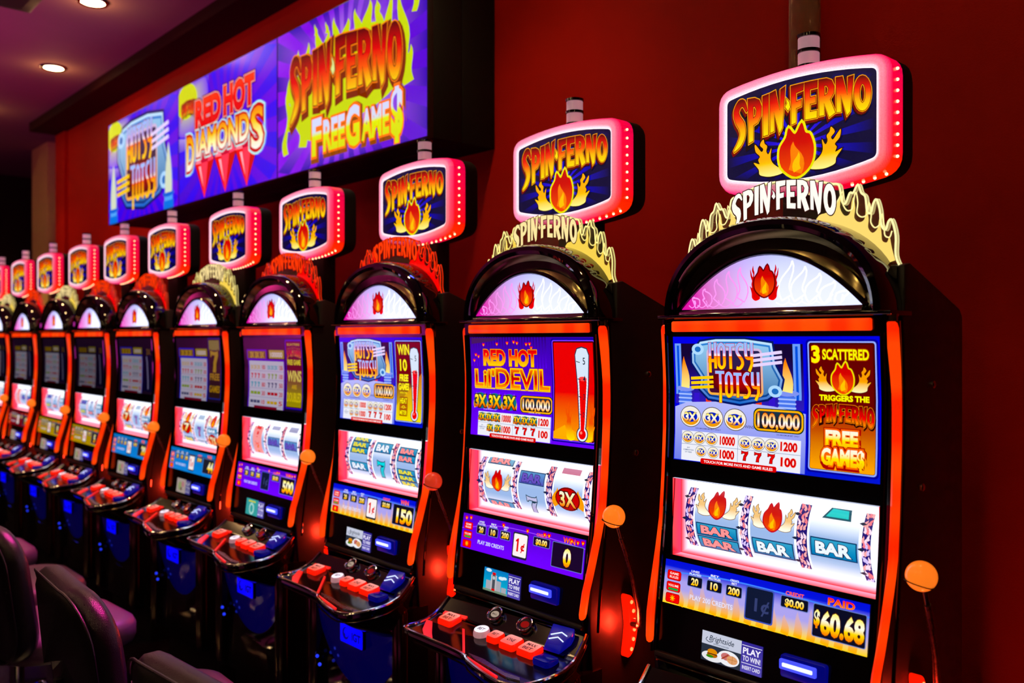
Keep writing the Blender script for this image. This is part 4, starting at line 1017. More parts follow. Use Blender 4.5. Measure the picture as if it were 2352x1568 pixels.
def screen_table(base, rim, k, side, head=None):
    """dim pay table of a machine showing its rules"""
    a = FArt(); rnd = random.Random(hash(side) % 99 + int(k * 100))
    a.rect(SX0, SZ0, SX1, SZ1, C('140818', .8), 0, 2, 8)
    x0, x1, z0, z1 = -.2, .10, 1.266, 1.46
    a.rr(x0 - .012, z0, x1 + .008, z1 + .008, .004, C(base, k), 1)
    a.rr(x0 - .02, z1 + .004, x0 + .16, z1 + .048, .003, C(base, k), 1); a.rr(x0 - .012, z1 + .010, x0 + .152, z1 + .042, .003, C('a07018', k * .6), 2)
    for i in range(3): a.text('3X', x0 + .03 + .045 * i, z1 + .014, .024, .036, bold=.04, colr=C('d8b020', k), layer=3)
    a.rr(x0 + .18, z1 + .012, x1 + .006, z1 + .046, .003, C('c8b018', k * .8), 2); a.text('100000', x0 + .243, z1 + .018, .02, .1, colr=C('f8e8f0', k), layer=3)
    a.rect(x0, z0, x1, z1, C('f0e8ff', k * .8), 2, 1, 4)
    cols = ['d8b020', 'd02828', '20a8c0', '90a828', '505078', 'c03030']
    for r_ in range(5):
        z = z1 - .034 - .036 * r_
        for hx in (0, 1):
            xx = x0 + .012 + .15 * hx
            for i in range(3):
                c_ = C(cols[(r_ + hx * 2) % 6], k)
                if r_ in (1, 2): seven(a, xx + .013 + .03 * i, z + .009, .02, 3, c_, c_)
                elif r_ == 0: a.text('3X', xx + .013 + .03 * i, z, .017, .026, bold=.03, colr=c_, layer=3)
                else: a.rect(xx + .001 + .03 * i, z + .003, xx + .027 + .03 * i, z + .015, c_, 3)
            a.text(('1000', '1200', '500', '100', '80', '50', '30', '20', '10', '5')[r_ * 2 + hx], xx + .115, z, .018, .03, bold=.02, colr=C('d02020', k), layer=3)
        a.line([(x0, z - .007), (x1, z - .007)], .0015, C('a090c0', k), 3)
    a.rr(x0 + .05, z0 - .002, x1 - .05, z0 + .008, .003, C('802030', k), 4)
    sx0 = .122
    if side == 'wins':
        card(a, sx0, .252, 1.277, 1.546, C('6038e0', k), C('701008', k), C('b8a810', k), 3, k)
        spin_small(a, sx0 + .01, .245, 1.475, 1.515, 5, k); a.text('SCATTERS', .187, 1.525, .009, .1, colr=C('e0c020', k), layer=5)
        a.text('FREE GAME', .187, 1.45, .02, .105, bold=.04, colr=C('f0e060', k), layer=5); a.text('WINS', .187, 1.385, .042, .11, bold=.03, colr=C('f8e880', k), layer=5)
        a.text('ARE', .187, 1.355, .016, .04, bold=.03, colr=C('e8c020', k), layer=5); a.text('DOUBLED', .187, 1.305, .036, .115, bold=.03, colr=C('f0d820', k), layer=5)
    elif side == 'seven':
        a.rr(sx0, 1.277, .252, 1.556, .006, C('3038a0', k * .8), 3); a.rr(sx0 + .005, 1.283, .247, 1.55, .004, C('3a2020', k * .8), 3.2)
        a.rect(sx0 + .01, 1.5, .24, 1.545, C('a09050', k), 4)
        seven(a, .185, 1.45, .1, 5, C('c8a028', k), C('5a3010', k)); a.text('FREE', .185, 1.365, .03, .1, bold=.03, colr=C('c89828', k), layer=5); a.text('GAMES', .185, 1.31, .03, .11, bold=.03, colr=C('c89828', k), layer=5)
    else:
        a.rr(sx0, 1.277, .252, 1.5, .006, C('181048', k * .6), 3); a.line([(.17, 1.46), (.195, 1.29)], .014, C('b8b0e0', k * .8), 4); a.text('3X', .2, 1.47, .03, .06, bold=.02, colr=C('c08828', k * .7), layer=4)
    return a

# reels -------------------------------------------------------------
RZ, RH = 1.13, .087
REEL = [(-.187, -.068), (-.038, .070), (.104, .213)]
BAND = [(-.214, -.190), (-.066, -.043), (.074, .100), (.219, .238)]
def drum(u, v, l):
    q = v - RZ; rad = .115 + l * .00035
    q = max(-.108, min(.108, q)); return (u, 1.722 + .115 - math.sqrt(max(rad * rad - q * q, 1e-6)), v)
DKN = [RZ - RH + 2 * RH * i / 16 for i in range(17)]
def reel_back():
    a = Art(lambda u, v, l: (u, 1.7445 - l * .0005, v))
    x0, x1, z0, z1 = -.243, .26, RZ - .092, RZ + .091
    W1 = C('f4f8ff', 1.55); RD = C('ff2438', 1.1); PK = C('ffa8c0', 1.3)
    def f(u, v):
        d = min((u - x0) / .028, (v - z0) / .02, (x1 - u) / .02)
        d = max(0, min(1, d)); return mixc(mixc(RD, PK, min(1, d * 1.6)), W1, d * d) if d < 1 else W1
    xs = [x0, x0 + .007, x0 + .014, x0 + .021, x0 + .03, -.1, 0, .1, x1 - .022, x1 - .014, x1 - .007, x1]; zs = [z0, z0 + .005, z0 + .01, z0 + .015, z0 + .022, RZ, z1]
    for i in range(len(xs) - 1):
        for j in range(len(zs) - 1):
            a.tris([((xs[i], zs[j]), (xs[i + 1], zs[j]), (xs[i + 1], zs[j + 1])), ((xs[i], zs[j]), (xs[i + 1], zs[j + 1]), (xs[i], zs[j + 1]))], f, 0)
    # side walls of the recess
    def wall(p, q, ca, cb):
        k = len(a.v)
        for pt, y, c in ((p, 1.712, ca), (q, 1.712, ca), (q, 1.7445, cb), (p, 1.7445, cb)): a.v.append((pt[0], y, pt[1])); a.c.append(c)
        a.t += [(k, k + 1, k + 2), (k, k + 2, k + 3)]
    R1, R2 = C('ff0c28', 1.0), C('ff5c78', 1.15)
    wall((x0, z0), (x0, z1), R1, R2); wall((x1, z0), (x1, z1), R1, R2); wall((x0, z0), (x1, z0), R1, PK); wall((x0, z1), (x1, z1), C('d8e0ff', .9), W1)
    return a
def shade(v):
    """lit display tone put into the reel band colour: white at both ends, pale blue-grey in the middle"""
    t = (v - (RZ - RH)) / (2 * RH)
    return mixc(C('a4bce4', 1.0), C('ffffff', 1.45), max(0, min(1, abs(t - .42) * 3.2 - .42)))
def reel_art(i, syms):
    a = Art(drum, DKN); x0, x1 = REEL[i]; xc = (x0 + x1) / 2; w_ = x1 - x0
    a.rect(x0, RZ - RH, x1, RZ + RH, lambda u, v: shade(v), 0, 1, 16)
    for xx in (x0 - .004, x1 + .001): a.rect(xx, RZ - RH, xx + .004, RZ + RH, C('ffffff', 1.4), .5, 1, 16)
    cut = lambda z: max(RZ - RH, min(RZ + RH, z))
    lim = lambda u, v: (u, cut(v))
    class Clip(Art): pass
    for s in syms:
        kind, z = s[0], s[1]
        if kind == 'bar':
            c = s[2]; h = s[3] if len(s) > 3 else .034; bg = s[4] if len(s) > 4 else '1c74ac'
            if z > RZ + RH or z + h < RZ - RH: continue
            n = 4
            a.rect(x0 + w_ * .03, cut(z), x1 - w_ * .03, cut(z + h), C('103860'), 1, 1, n); a.rect(x0 + w_ * .055, cut(z + .0025), x1 - w_ * .055, cut(z + h - .0025), lambda u, v: mixc(C(bg), C('70c8e0'), max(0, min(1, (v - z) / h * .5))), 2, 1, n)
            a.text('BAR', xc, z + h * .2, h * .6, w_ * .72, bold=.05, colr=c, layer=4, outs=[(.04, C('0c1c38'))], warp=lim)
        elif kind == 'fire':
            flames(a, xc, z - .022, w_ * .98, .046, 2, C('fffbe8', 1.15), C('f0c890'), 4, C('8a7058')); fireball(a, xc, z + .0, .056, 4, C('b82838'))
            a.ell(xc, z - .02, .012, .004, C('208860'), 3.9)
        elif kind == 'seven': seven(a, xc, z, s[4] if len(s) > 4 else .062, 2, s[2], C('103848'), s[3])
        elif kind == 'stub':
            a.poly([(xc - .03, z), (xc + .034, z), (xc + .03, z + .022), (xc - .012, z + .024)], C('105060'), 2); a.poly([(xc - .022, z + .004), (xc + .028, z + .004), (xc + .025, z + .019), (xc - .01, z + .02)], C('30c0c0', 1.1), 3)
        elif kind == 'oval':
            for sg in (-1, 1): a.poly(tongue(xc + sg * .043, z - .022, .024, .05, sg * .005), C('f0a030'), 2)
            a.ell(xc, z, .046, .032, C('701018'), 2.2); a.ell(xc, z, .042, .028, C('c02018'), 2.6)
            a.text(s[2], xc, z - .02, .04, .06, bold=.03, layer=4, grad=[(0, C('f08010')), (.5, C('ffe8a0')), (1, C('fff8e8'))], outs=[(.05, C('401008'))], warp=lim)
        elif kind == 'block':
            a.rect(x0 + .02, cut(z), x1 - .02, cut(z + s[3]), s[2], 2, 1, 6)
    return a
def band_art(i):
    a = Art(drum, DKN); x0, x1 = BAND[i]
    a.rect(x0, RZ - RH, x1, RZ + RH, C('2a2070', .95), .2, 1, 16)
    rnd = random.Random(i)
    for k in range(12):
        z = RZ - RH + .0145 * k
        for s in (.22, .5, .78):
            c = C(('f08890', 'd8c8ff', 'f8b0b0', 'ffe0f0')[rnd.randrange(4)], 1.05); zz = z + rnd.uniform(-.004, .004)
            a.poly(tongue(x0 + (x1 - x0) * s, max(zz, RZ - RH), .0055, .013, .0018 * (-1) ** k, 7, rnd.uniform(-.003, .003)), c, 1)
    for k in range(3):
        z = RZ - .052 + .05 * k; a.poly([(x0 - .009, z), (x0 - .001, z + .0035), (x0 + .008, z), (x0 - .001, z - .0035)], C('202840'), 2)
    return a

# lower screens -----------------------------------------------------
LX0, LX1, LZ0, LZ1 = -.252, .249, .929, 1.029
def lower_screen(theme, paid, word='WIN', centre='1\u00a2', k=1):
    a = FArt(); H_ = LZ1 - LZ0
    if theme == 'blue':
        a.rect(LX0, LZ0, LX1, LZ1, lambda u, v: mixc(C('ffd860', k), mixc(C('b0a8e8', k), C('1430d0', k), max(0, min(1, (v - .985) / .03))), max(0, min(1, (v - .932) / .035))), 0, 2, 14)
        for i in range(15): a.poly(tongue(LX0 + .05 + .03 * i, LZ0 + .001, .018, .04 + .012 * (i % 3), .002), lambda u, v: mixc(C('ffb818', k), C('c8b0d0', k), max(0, min(1, (v - .93) / .045))), .6, (), [.945, .96])
        a.line(smooth_path([(LX0, 1.0), (-.1, 1.012), (.05, 1.012), (LX1, 1.004)], 4), .003, C('5c8cff', k), .8)
        box = C('0a0c20', k)
    elif theme == 'purple':
        a.rect(LX0, LZ0, LX1, LZ1, lambda u, v: mixc(C('7814f8', k), C('5a1cc0', k), (v - LZ0) / H_), 0, 2, 6)
        a.line(smooth_path([(LX0, .985), (-.1, 1.012), (.05, 1.015), (LX1, 1.006)], 4), .002, C('a060ff', k), .6); box = C('180828', k)
        for x, z in ((-.235, 1.018), (-.215, 1.021), (-.07, 1.02), (.03, 1.02), (.098, 1.02), (.115, 1.02), (.2, 1.02), (.222, 1.019), (.24, 1.021)):
            a.poly([(x, z - .009), (x + .007, z), (x + .004, z + .005), (x, z + .003), (x - .004, z + .005), (x - .007, z)], C('e82818', k), 3); a.ell(x, z - .002, .0025, .003, C('ffd030', k), 3.3)
    else:
        c = {'sky': '1888d8', 'yellow': 'b8980c', 'maroon': '801828'}[theme]
        a.rect(LX0, LZ0, LX1, LZ1, lambda u, v: mixc(C(c, k), C(c, k * .75), (v - LZ0) / H_), 0, 2, 4); box = C('20202c', k)
        a.line([(LX0, 1.012), (LX1, 1.010)], .004, C('303048', k), .5)
    for i, t in enumerate(('GAME,RULES', 'VOLUME', '*')):
        z = .995 - .026 * i; x = -.224
        a.rr(x - .02, z - .011, x + .02, z + .011, .005, C('a01010', k), 1); a.rr(x - .0185, z - .0095, x + .0185, z + .0095, .004, C('e83828', k), 1.2)
        if t == '*':
            for q in range(8): a.line([(x, z), (x + .007 * math.cos(q * pi / 4), z + .007 * math.sin(q * pi / 4))], .0014, C('ffd020', k), 2)
        else:
            p = t.split(',')
            for j, s_ in enumerate(p): a.text(s_, x, z + (.0015 if len(p) > 1 and j == 0 else -.0065 if len(p) > 1 else 0), .0055, .03 if s_ == 'VOLUME' else .025, bold=.02, colr=C('ffe8e0', k), layer=2)
            if len(p) == 1: a.rr(x - .014, z - .008, x + .014, z - .003, .002, C('20a050', k), 2)
    for x, n, c1, c2 in ((-.165, '20', 'LINES', 'PLAYED'), (-.112, '10', 'BET', 'MULTIPLIER'), (-.06, '200', 'CREDITS', 'BET')):
        a.rr(x - .021, .979, x + .021, 1.004, .004, C('7080c0', k), 1); a.rr(x - .0195, .9805, x + .0195, 1.0025, .003, box, 1.2)
        a.text(n, x, .984, .0155, .010 * len(n), bold=.04, layer=2.4, grad=[(0, C('ffc020', k)), (1, C('fff8c0', k))])
        a.text(c1, x, 1.012, .0048, .022, bold=.015, colr=C('ffffff', k), layer=2); a.text(c2, x, 1.0055, .0048, .032 if len(c2) > 4 else .014, bold=.015, colr=C('ffffff', k), layer=2)
    a.text('PLAY 200 CREDITS', -.118, .951, .011, .115, bold=.012, colr=C('e8e8ff', k), layer=2)
    if centre:
        a.rr(-.026, .938, .036, 1.009, .005, C('20202c', k), 2); a.rr(-.022, .944, .032, 1.005, .004, C('fdf4f4', k), 2.3)
        a.poly([(-.006 + x * .036, .957 + y * .036) for x, y in [(-.06, 0), (.14, 0), (.14, 1), (.02, 1), (-.2, .84), (-.2, .7), (-.06, .76)]], C('d82010', k), 3); a.text('\u00a2', .016, .962, .022, .016, bold=.03, colr=C('d82010', k), layer=3)
    else:
        a.rr(-.03, .94, .04, 1.012, .005, C('4858b0', k), 2); a.rr(-.027, .943, .037, 1.009, .004, C('101830', k), 2.3)
        a.text('1\u00a2', .012, .962, .028, .036, bold=.02, colr=C('38406a', k), layer=3)
    a.text('CREDIT', .087, 1.011, .008, .042, bold=.03, colr=C('ff7018', k), layer=2)
    a.rr(.055, .984, .120, 1.009, .004, C('7080c0', k), 1); a.rr(.0565, .9855, .1185, 1.0075, .003, box, 1.2)
    a.text('$0.00', .0875, .989, .0145, .044, bold=.04, layer=2.4, grad=[(0, C('ffc020', k)), (1, C('fff8c0', k))])
    a.text(word, .19, 1.011, .014, .058 if word == 'PAID' else .045, bold=.04, layer=2, grad=[(0, C('ff9018', k)), (1, C('ff3810', k))])
    x0, x1 = .130, .245
    a.rr(x0, .942, x1, 1.008, .004, C('7080c0', k), 1); a.rr(x0 + .0015, .9435, x1 - .0015, 1.0065, .003, box, 1.2)
    n = len(paid.replace('.', '')); ww = min(.104, .029 * n)
    rgt = (x0 + x1) / 2 if n == 1 else x1 - .006 - ww / 2
    g = [(0, C('ff9010', k)), (.3, C('ffd830', k)), (.6, C('fffff0', k)), (1, C('fff080', k))]
    if paid[0] == '$':
        a.text('$', x0 + .010, .966, .03, .013, bold=.045, layer=2.6, grad=g, outs=[(.03, C('4a2008', k))])
        a.text(paid[1:], x0 + .065, .952, .044, .093, bold=.045, layer=2.6, grad=g, outs=[(.03, C('4a2008', k))])
    else: a.text(paid, rgt, .952, .044, ww, bold=.045, layer=2.6, grad=g, outs=[(.03, C('4a2008', k))])
    return a
def service_screen(kind, k=1):
    x0, x1, z0, z1 = -.134, .022, .828, .892; xm = x0 + (x1 - x0) * .66
    a = FArt()
    pur = C('3c3888', k)
    a.rect(xm, z0, x1, z1, lambda u, v: mixc(C('5850a8', k), C('38308a', k), (v - z0) / .064), 0)
    wh = C('f4f0ff', k); xc = (xm + x1) / 2
    a.line([(xm + .002, z1 - .007), (x1 - .002, z1 - .007)], .0012, wh, 1)
    a.text('PLAY', xc, z1 - .024, .013, .044, bold=.03, colr=wh, layer=1); a.text('TO WIN!', xc, z1 - .039, .011, .044, bold=.02, colr=wh, layer=1)
    a.line([(xm + .002, z1 - .044), (x1 - .002, z1 - .044)], .0012, wh, 1); a.text('INSERT CARD', xc, z0 + .007, .008, .044, bold=.015, colr=wh, layer=1)
    if kind == 'food':
        zm = z0 + .036
        a.rect(x0, zm, xm, z1, C('c8ccdc', k), 0); a.rect(x0, z0, xm, zm, C('28303c', k), 0)
        a.text('Brightside', (x0 + xm) / 2, zm + .010, .012, .064, bold=.005, colr=C('203040', k), layer=1, slant=.25)
        a.line(smooth_path([(x0 + .015, zm + .016), (x0 + .011, zm + .01), (x0 + .02, zm + .006), (x0 + .03, zm + .009)], 5), .0015, C('203040', k), 1)
        a.text('BREAKFAST & BURGERS', (x0 + xm) / 2, zm + .003, .0028, .04, colr=C('607080', k), layer=1)
        a.ell(x0 + .03, z0 + .012, .028, .011, C('e8e8ec', k), 1); a.ell(x0 + .072, z0 + .018, .028, .016, C('f0f0f4', k), 1.2)
        a.ell(x0 + .03, z0 + .016, .014, .006, C('b06828', k), 2); a.ell(x0 + .03, z0 + .022, .013, .007, C('d89048', k), 2.2); a.rect(x0 + .017, z0 + .0165, x0 + .043, z0 + .019, C('50301c', k), 2.4); a.ell(x0 + .024, z0 + .012, .01, .003, C('40802c', k), 2.5)
        a.ell(x0 + .066, z0 + .021, .013, .008, C('c07878', k), 2); a.ell(x0 + .082, z0 + .017, .014, .009, C('d8a078', k), 2.2); a.line([(x0 + .055, z0 + .014), (x0 + .072, z0 + .026)], .003, C('a04838', k), 2.4); a.line([(x0 + .07, z0 + .017), (x0 + .094, z0 + .018)], .001, C('b07848', k), 2.6); a.line([(x0 + .082, z0 + .009), (x0 + .083, z0 + .026)], .001, C('b07848', k), 2.6)
    elif kind == 'tower':
        a.rect(x0, z0, xm, z1, lambda u, v: mixc(C('48b8d0', k), C('1878b8', k), (v - z0) / .064), 0)
        for x, z, r_ in ((x0 + .075, z0 + .044, .012), (x0 + .088, z0 + .046, .01), (x0 + .02, z1 - .006, .012)): a.ell(x, z, r_, r_ * .4, C('d8ecf4', k), 1)
        for x, w_, h in ((x0 + .012, .02, .03), (x0 + .055, .02, .034), (x0 + .078, .02, .02)): a.rect(x, z0, x + w_, z0 + h, C('a8a8b0', k), 1.5)
        a.rect(x0 + .032, z0 + .006, x0 + .056, z0 + .048, C('c0bcc0', k), 2); a.rect(x0 + .038, z0 + .006, x0 + .05, z0 + .05, C('484c54', k), 2.3); a.ell(x0 + .044, z0 + .04, .005, .005, C('b8c8d0', k), 2.6)
        a.rect(x0 + .037, z0 + .048, x0 + .051, z0 + .055, C('c82828', k), 2.5); a.rect(x0 + .037, z0 + .004, x0 + .051, z0 + .010, C('d03028', k), 2.5); a.rect(x0, z0, xm, z0 + .006, C('788c78', k), 2.2)
    elif kind == 'teal':
        a.rect(x0, z0, xm, z1, C('4a9a98', k), 0); a.ell(x0 + .05, z0 + .026, .022, .024, C('a8d0cc', k), 1); a.ell(x0 + .05, z0 + .026, .013, .015, C('4a9a98', k), 2); a.rect(x0 + .02, z1 - .012, x0 + .08, z1 - .006, C('c8c860', k), 1)
    else:
        a.rect(x0, z0, xm, z1, C('d8c8c0', k), 0); a.ell(x0 + .04, z0 + .03, .022, .02, C('b8c890', k), 1); a.ell(x0 + .07, z0 + .04, .016, .014, C('e0a0a8', k), 1.5); a.ell(x0 + .055, z0 + .018, .012, .008, C('907870', k), 2)
    return a
def slot_parts(root):
    """lit ticket slot beside the service screen"""
    MB().prism(rrect(.069, .846, .171, .893, .006), 'y', 1.668, 1.684).build('ticket_slot', BLUEDIM, root, bevel=.003)
    o = MB().prism(rrect(.070, .864, .152, .885, .003), 'y', 1.662, 1.676).build('slot_light', BLUEW2, root, bevel=.002)
    MB().prism(rrect(.078, .871, .146, .879, .002), 'y', 1.6605, 1.664).build('slot_mouth', BLUEW3, o)
BLUEDIM = mat('blue_shroud', (.004, .005, .02), .25, emit=C('0008a0'), es=.45, sampling='NONE')
BLUEW2 = mat('ticket_light', (.02, .02, .2), .3, emit=C('3a44ff'), es=1.6, sampling='AUTO'); BLUEW3 = mat('ticket_mouth', (.4, .4, .5), .3, emit=C('c4ccff'), es=1.7, sampling='NONE')
W_, CY, PK, PU, YL = C('e8f0ff', 1.1), C('58d0d8'), C('ff9c9c', 1.05), C('6a58b8'), C('e8e070')
REELS = {
    'a': ([('fire', 1.166), ('bar', 1.094, PK, .030), ('bar', 1.063, PK, .030)], [('fire', 1.160), ('bar', 1.075, W_, .038)], [('stub', 1.178), ('bar', 1.098, W_, .040)]),
    'b': ([('bar', 1.182, PK, .026, '80a0c0'), ('fire', 1.135), ('bar', 1.052, PK, .026)], [('bar', 1.142, PU, .036, '5a4fb0'), ('seven', 1.084, C('a8a8d0'), C('c8c8e8'), .05)], [('block', 1.185, C('c88098'), .02), ('oval', 1.120, '3X'), ('block', 1.045, C('c0c0d8'), .01)]),
    'c': ([('bar', 1.186, YL, .021), ('bar', 1.166, YL, .021), ('bar', 1.146, YL, .021), ('bar', 1.086, W_, .032)], [('bar', 1.16, W_, .034), ('seven', 1.105, C('10b8c8'), C('40d8e0'), .056)], [('bar', 1.166, PK, .024), ('bar', 1.142, PK, .024), ('bar', 1.099, YL, .021), ('bar', 1.079, YL, .021), ('bar', 1.059, YL, .021)]),
    'd': ([('block', 1.075, C('f0a0a0'), .11), ('seven', 1.165, C('e03838'), C('f05050'), .045), ('seven', 1.1, C('e8a020'), C('f05050'), .04)], [('block', 1.18, C('b0b0d0'), .015), ('bar', 1.115, PU, .036, '6a5fc0')], [('block', 1.18, C('a0a0c0'), .02), ('bar', 1.11, PU, .036, '6a5fc0')]),
    'e': ([('fire', 1.18), ('oval', 1.13, '7'), ('bar', 1.06, YL, .026)], [('block', 1.175, C('b0c0d8'), .02), ('seven', 1.12, C('c04878'), C('8060c0'), .045), ('bar', 1.052, W_, .025)], [('fire', 1.175), ('bar', 1.12, W_, .022), ('oval', 1.085, '2X')]),
    'f': ([('bar', 1.155, PU, .026, '6a7fd0'), ('bar', 1.1, YL, .026), ('bar', 1.07, PK, .02)], [('seven', 1.16, C('60a8c8'), C('8060c0'), .04), ('bar', 1.1, PK, .024)], [('bar', 1.14, W_, .028), ('oval', 1.085, '3X')]),
}
GAMES = [  # upper, lower, reels, service, crest, ball, label
    (('hotsy', 'scatter'), ('blue', '$60.68', 'PAID', None), 'a', 'food', 'white', 0, 'largest slot machine at the right with $60.68 on its bottom display'),
    (('purple',), ('purple', '0', 'WIN', '1'), 'b', 'tower', 'yellow', 0, 'slot machine second from the right, purple upper screen with a thermometer'),
    (('hotsy', 'win'), ('blue', '150', 'WIN', '1'), 'c', 'food', 'red', 1, 'slot machine third from the right with 150 on its blue bottom display'),
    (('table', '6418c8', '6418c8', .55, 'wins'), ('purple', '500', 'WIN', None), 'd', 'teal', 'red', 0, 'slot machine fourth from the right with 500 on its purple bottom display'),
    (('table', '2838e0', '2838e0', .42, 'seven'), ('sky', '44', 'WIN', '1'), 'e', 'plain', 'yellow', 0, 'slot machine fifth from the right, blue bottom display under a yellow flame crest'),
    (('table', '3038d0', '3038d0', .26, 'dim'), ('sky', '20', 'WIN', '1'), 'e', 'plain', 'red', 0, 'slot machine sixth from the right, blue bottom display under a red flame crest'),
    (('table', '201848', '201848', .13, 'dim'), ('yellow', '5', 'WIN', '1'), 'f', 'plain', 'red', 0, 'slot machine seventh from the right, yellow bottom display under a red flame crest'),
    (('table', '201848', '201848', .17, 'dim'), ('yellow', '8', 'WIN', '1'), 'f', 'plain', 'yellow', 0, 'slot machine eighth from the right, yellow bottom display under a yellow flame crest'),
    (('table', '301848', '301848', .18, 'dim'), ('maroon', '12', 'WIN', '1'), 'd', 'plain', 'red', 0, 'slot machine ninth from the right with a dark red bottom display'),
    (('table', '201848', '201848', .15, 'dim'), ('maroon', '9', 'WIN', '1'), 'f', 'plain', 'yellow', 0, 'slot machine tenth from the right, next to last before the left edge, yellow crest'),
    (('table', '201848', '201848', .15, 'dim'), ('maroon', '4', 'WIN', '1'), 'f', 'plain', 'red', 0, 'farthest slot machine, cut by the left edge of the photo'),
]
XC0, PITCH = -1.072, .76
DX = [0, 0, .015, -.002, .027, -.032, -.021, .009, -.007, 0, 0]
proto = empty('slot_machine', (0, YC, 0)); shell_parts(proto); slot_parts(proto)
protos = {c: None for c in ('white', 'yellow', 'red')}
mesh_cache = {}
def variant(root, key, name, maker, m):
    if key not in mesh_cache:
        o = maker().build(name, m, root); mesh_cache[key] = o.data
    else: o = link(name, mesh_cache[key], m, root)
    return o
crest_first = {}
shell_kids = [q for q in bpy.data.objects if q.parent == proto]
machines = [proto]
for i in range(1, len(GAMES)):
    r = proto.copy(); col.objects.link(r); machines.append(r)
    for ch in shell_kids: copy_tree(ch, r)
for i, (root, (up, lo, rl, sv, cr, bl, lab)) in enumerate(zip(machines, GAMES)):
    root.location = (XC0 - PITCH * i + DX[i], YC, 0)
    tag(root, lab, 'slot machine', 'slot machines along the red wall')
    mk = {'hotsy': lambda: screen_hotsy(up[1]), 'purple': screen_purple, 'table': lambda: screen_table(*up[1:])}[up[0]]
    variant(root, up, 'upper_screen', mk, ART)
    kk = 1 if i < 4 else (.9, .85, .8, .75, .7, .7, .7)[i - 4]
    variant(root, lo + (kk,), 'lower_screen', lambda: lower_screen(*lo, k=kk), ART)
    variant(root, 'back', 'reel_backlight', reel_back, ARTL)
    for j in range(3): variant(root, ('reel', rl, j), 'reel', lambda: reel_art(j, REELS[rl][j]), ART)
    for j in range(4): variant(root, ('band', j), 'reel_divider', lambda: band_art(j), ART)
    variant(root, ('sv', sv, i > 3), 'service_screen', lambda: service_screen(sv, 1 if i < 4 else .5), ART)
    if cr not in crest_first: crest_first[cr] = crest(root, cr)
    else: copy_tree(crest_first[cr], root)
    lamp('handle_glow', 'POINT', (root.location.x + .34, 1.785, .795), 2.6, (1, .03, .01), .02)
    kb = ('ball', bl)
    if kb not in mesh_cache:
        m = MB(); rb = .0285
        prof = []
        for q in range(29):
            t = pi * q / 28; rr_ = rb * math.sin(t); hh = -rb * math.cos(t)
            if abs(t - 1.0) < .03: rr_ *= .93
            prof.append((max(rr_, 1e-5), hh))
        m.lathe(prof, (0, 0, 0), 28)
        Rm = Matrix.Rotation(R(-12), 3, 'X') @ Matrix.Rotation(R(10), 3, 'Y')
        m.v = [tuple(Rm @ Vector(q) + Vector((.352, 1.689, 1.107))) for q in m.v]
        o = m.build('handle_ball', (BALL, BALLR)[bl], root); mesh_cache[kb] = o.data
        m = MB(); m.lathe([(.0272, -.0165), (.0276, -.0155), (.0272, -.0145), (.02, -.0155)], (0, 0, 0), 28); m.v = [tuple(Rm @ Vector(q) + Vector((.352, 1.689, 1.107))) for q in m.v]
        if 'seam' not in mesh_cache: s_ = m.build('seam', MATTE, o); mesh_cache['seam'] = s_.data
        else: link('seam', mesh_cache['seam'], MATTE, o)
    else:
        o = link('handle_ball', mesh_cache[kb], (BALL, BALLR)[bl], root); link('seam', mesh_cache['seam'], MATTE, o)

# clear tube standing over the lamp of the nearest machine
MB().lathe([(.0465, .0), (.0465, 3.468), (.044, 3.468), (.044, .0)], (-1.395, 2.455, 0), 28).build('clear_tube', TUBEM, None)
q = bpy.data.objects['clear_tube']; tag(q, 'clear amber tube up the wall behind the striped lamp of the largest machine', 'tube')

# ------------------------------------------------------------------ screens on the wall
TY = 2.15; TW = 1.25; TZ0, TZ1 = 2.362, 3.066
TX = [-4.118, -5.374, -6.630]
def tvmap(x0): return lambda u, v, l: (x0 + u * TW, TY - .001 - l * .0006, TZ0 + v * (TZ1 - TZ0))
AR = TW / (TZ1 - TZ0)
def rays(a, cx, cy, c1, c2, n=26, L=.5):
    for k in range(n):
        t0, t1 = 2 * pi * k / n, 2 * pi * (k + .5) / n
        def lim(t):
            dx, dy = math.cos(t), math.sin(t) * AR; r_ = 9
            for d, c, hi in ((dx, cx, 1), (dy, cy, 1)):
                if d > 1e-6: r_ = min(r_, (.998 - c) / d)
                elif d < -1e-6: r_ = min(r_, (c - .002) / -d)
            return r_
        k0 = len(a.v)
        for t, rr_, c in ((t0, .0, c1), (t0, lim(t0), c2), (t1, lim(t1), c2)):
            a.v.append(tuple(a.mp(cx + rr_ * math.cos(t), cy + rr_ * math.sin(t) * AR, L))); a.c.append(c)
        a.t.append((k0, k0 + 1, k0 + 2))
def tv_back(a, glow=None, gpos=(.1, .9)):
    n = 12
    def f(u, v):
        c = mixc(C('5030c8'), C('6a14d8'), u)
        if glow:
            d = math.hypot((u - gpos[0]) * AR, v - gpos[1]) / glow[1]
            c = mixc(glow[0], mixc(C('e0c8f0'), c, max(0, min(1, d * 2 - 1.2))), max(0, min(1, (d - .45) * 4)))
        return c
    for i in range(20):
        for j in range(n):
            x0, x1, y0, y1 = i / 20, (i + 1) / 20, j / n, (j + 1) / n
            a.tris([((x0, y0), (x1, y0), (x1, y1)), ((x0, y0), (x1, y1), (x0, y1))], f, 0)
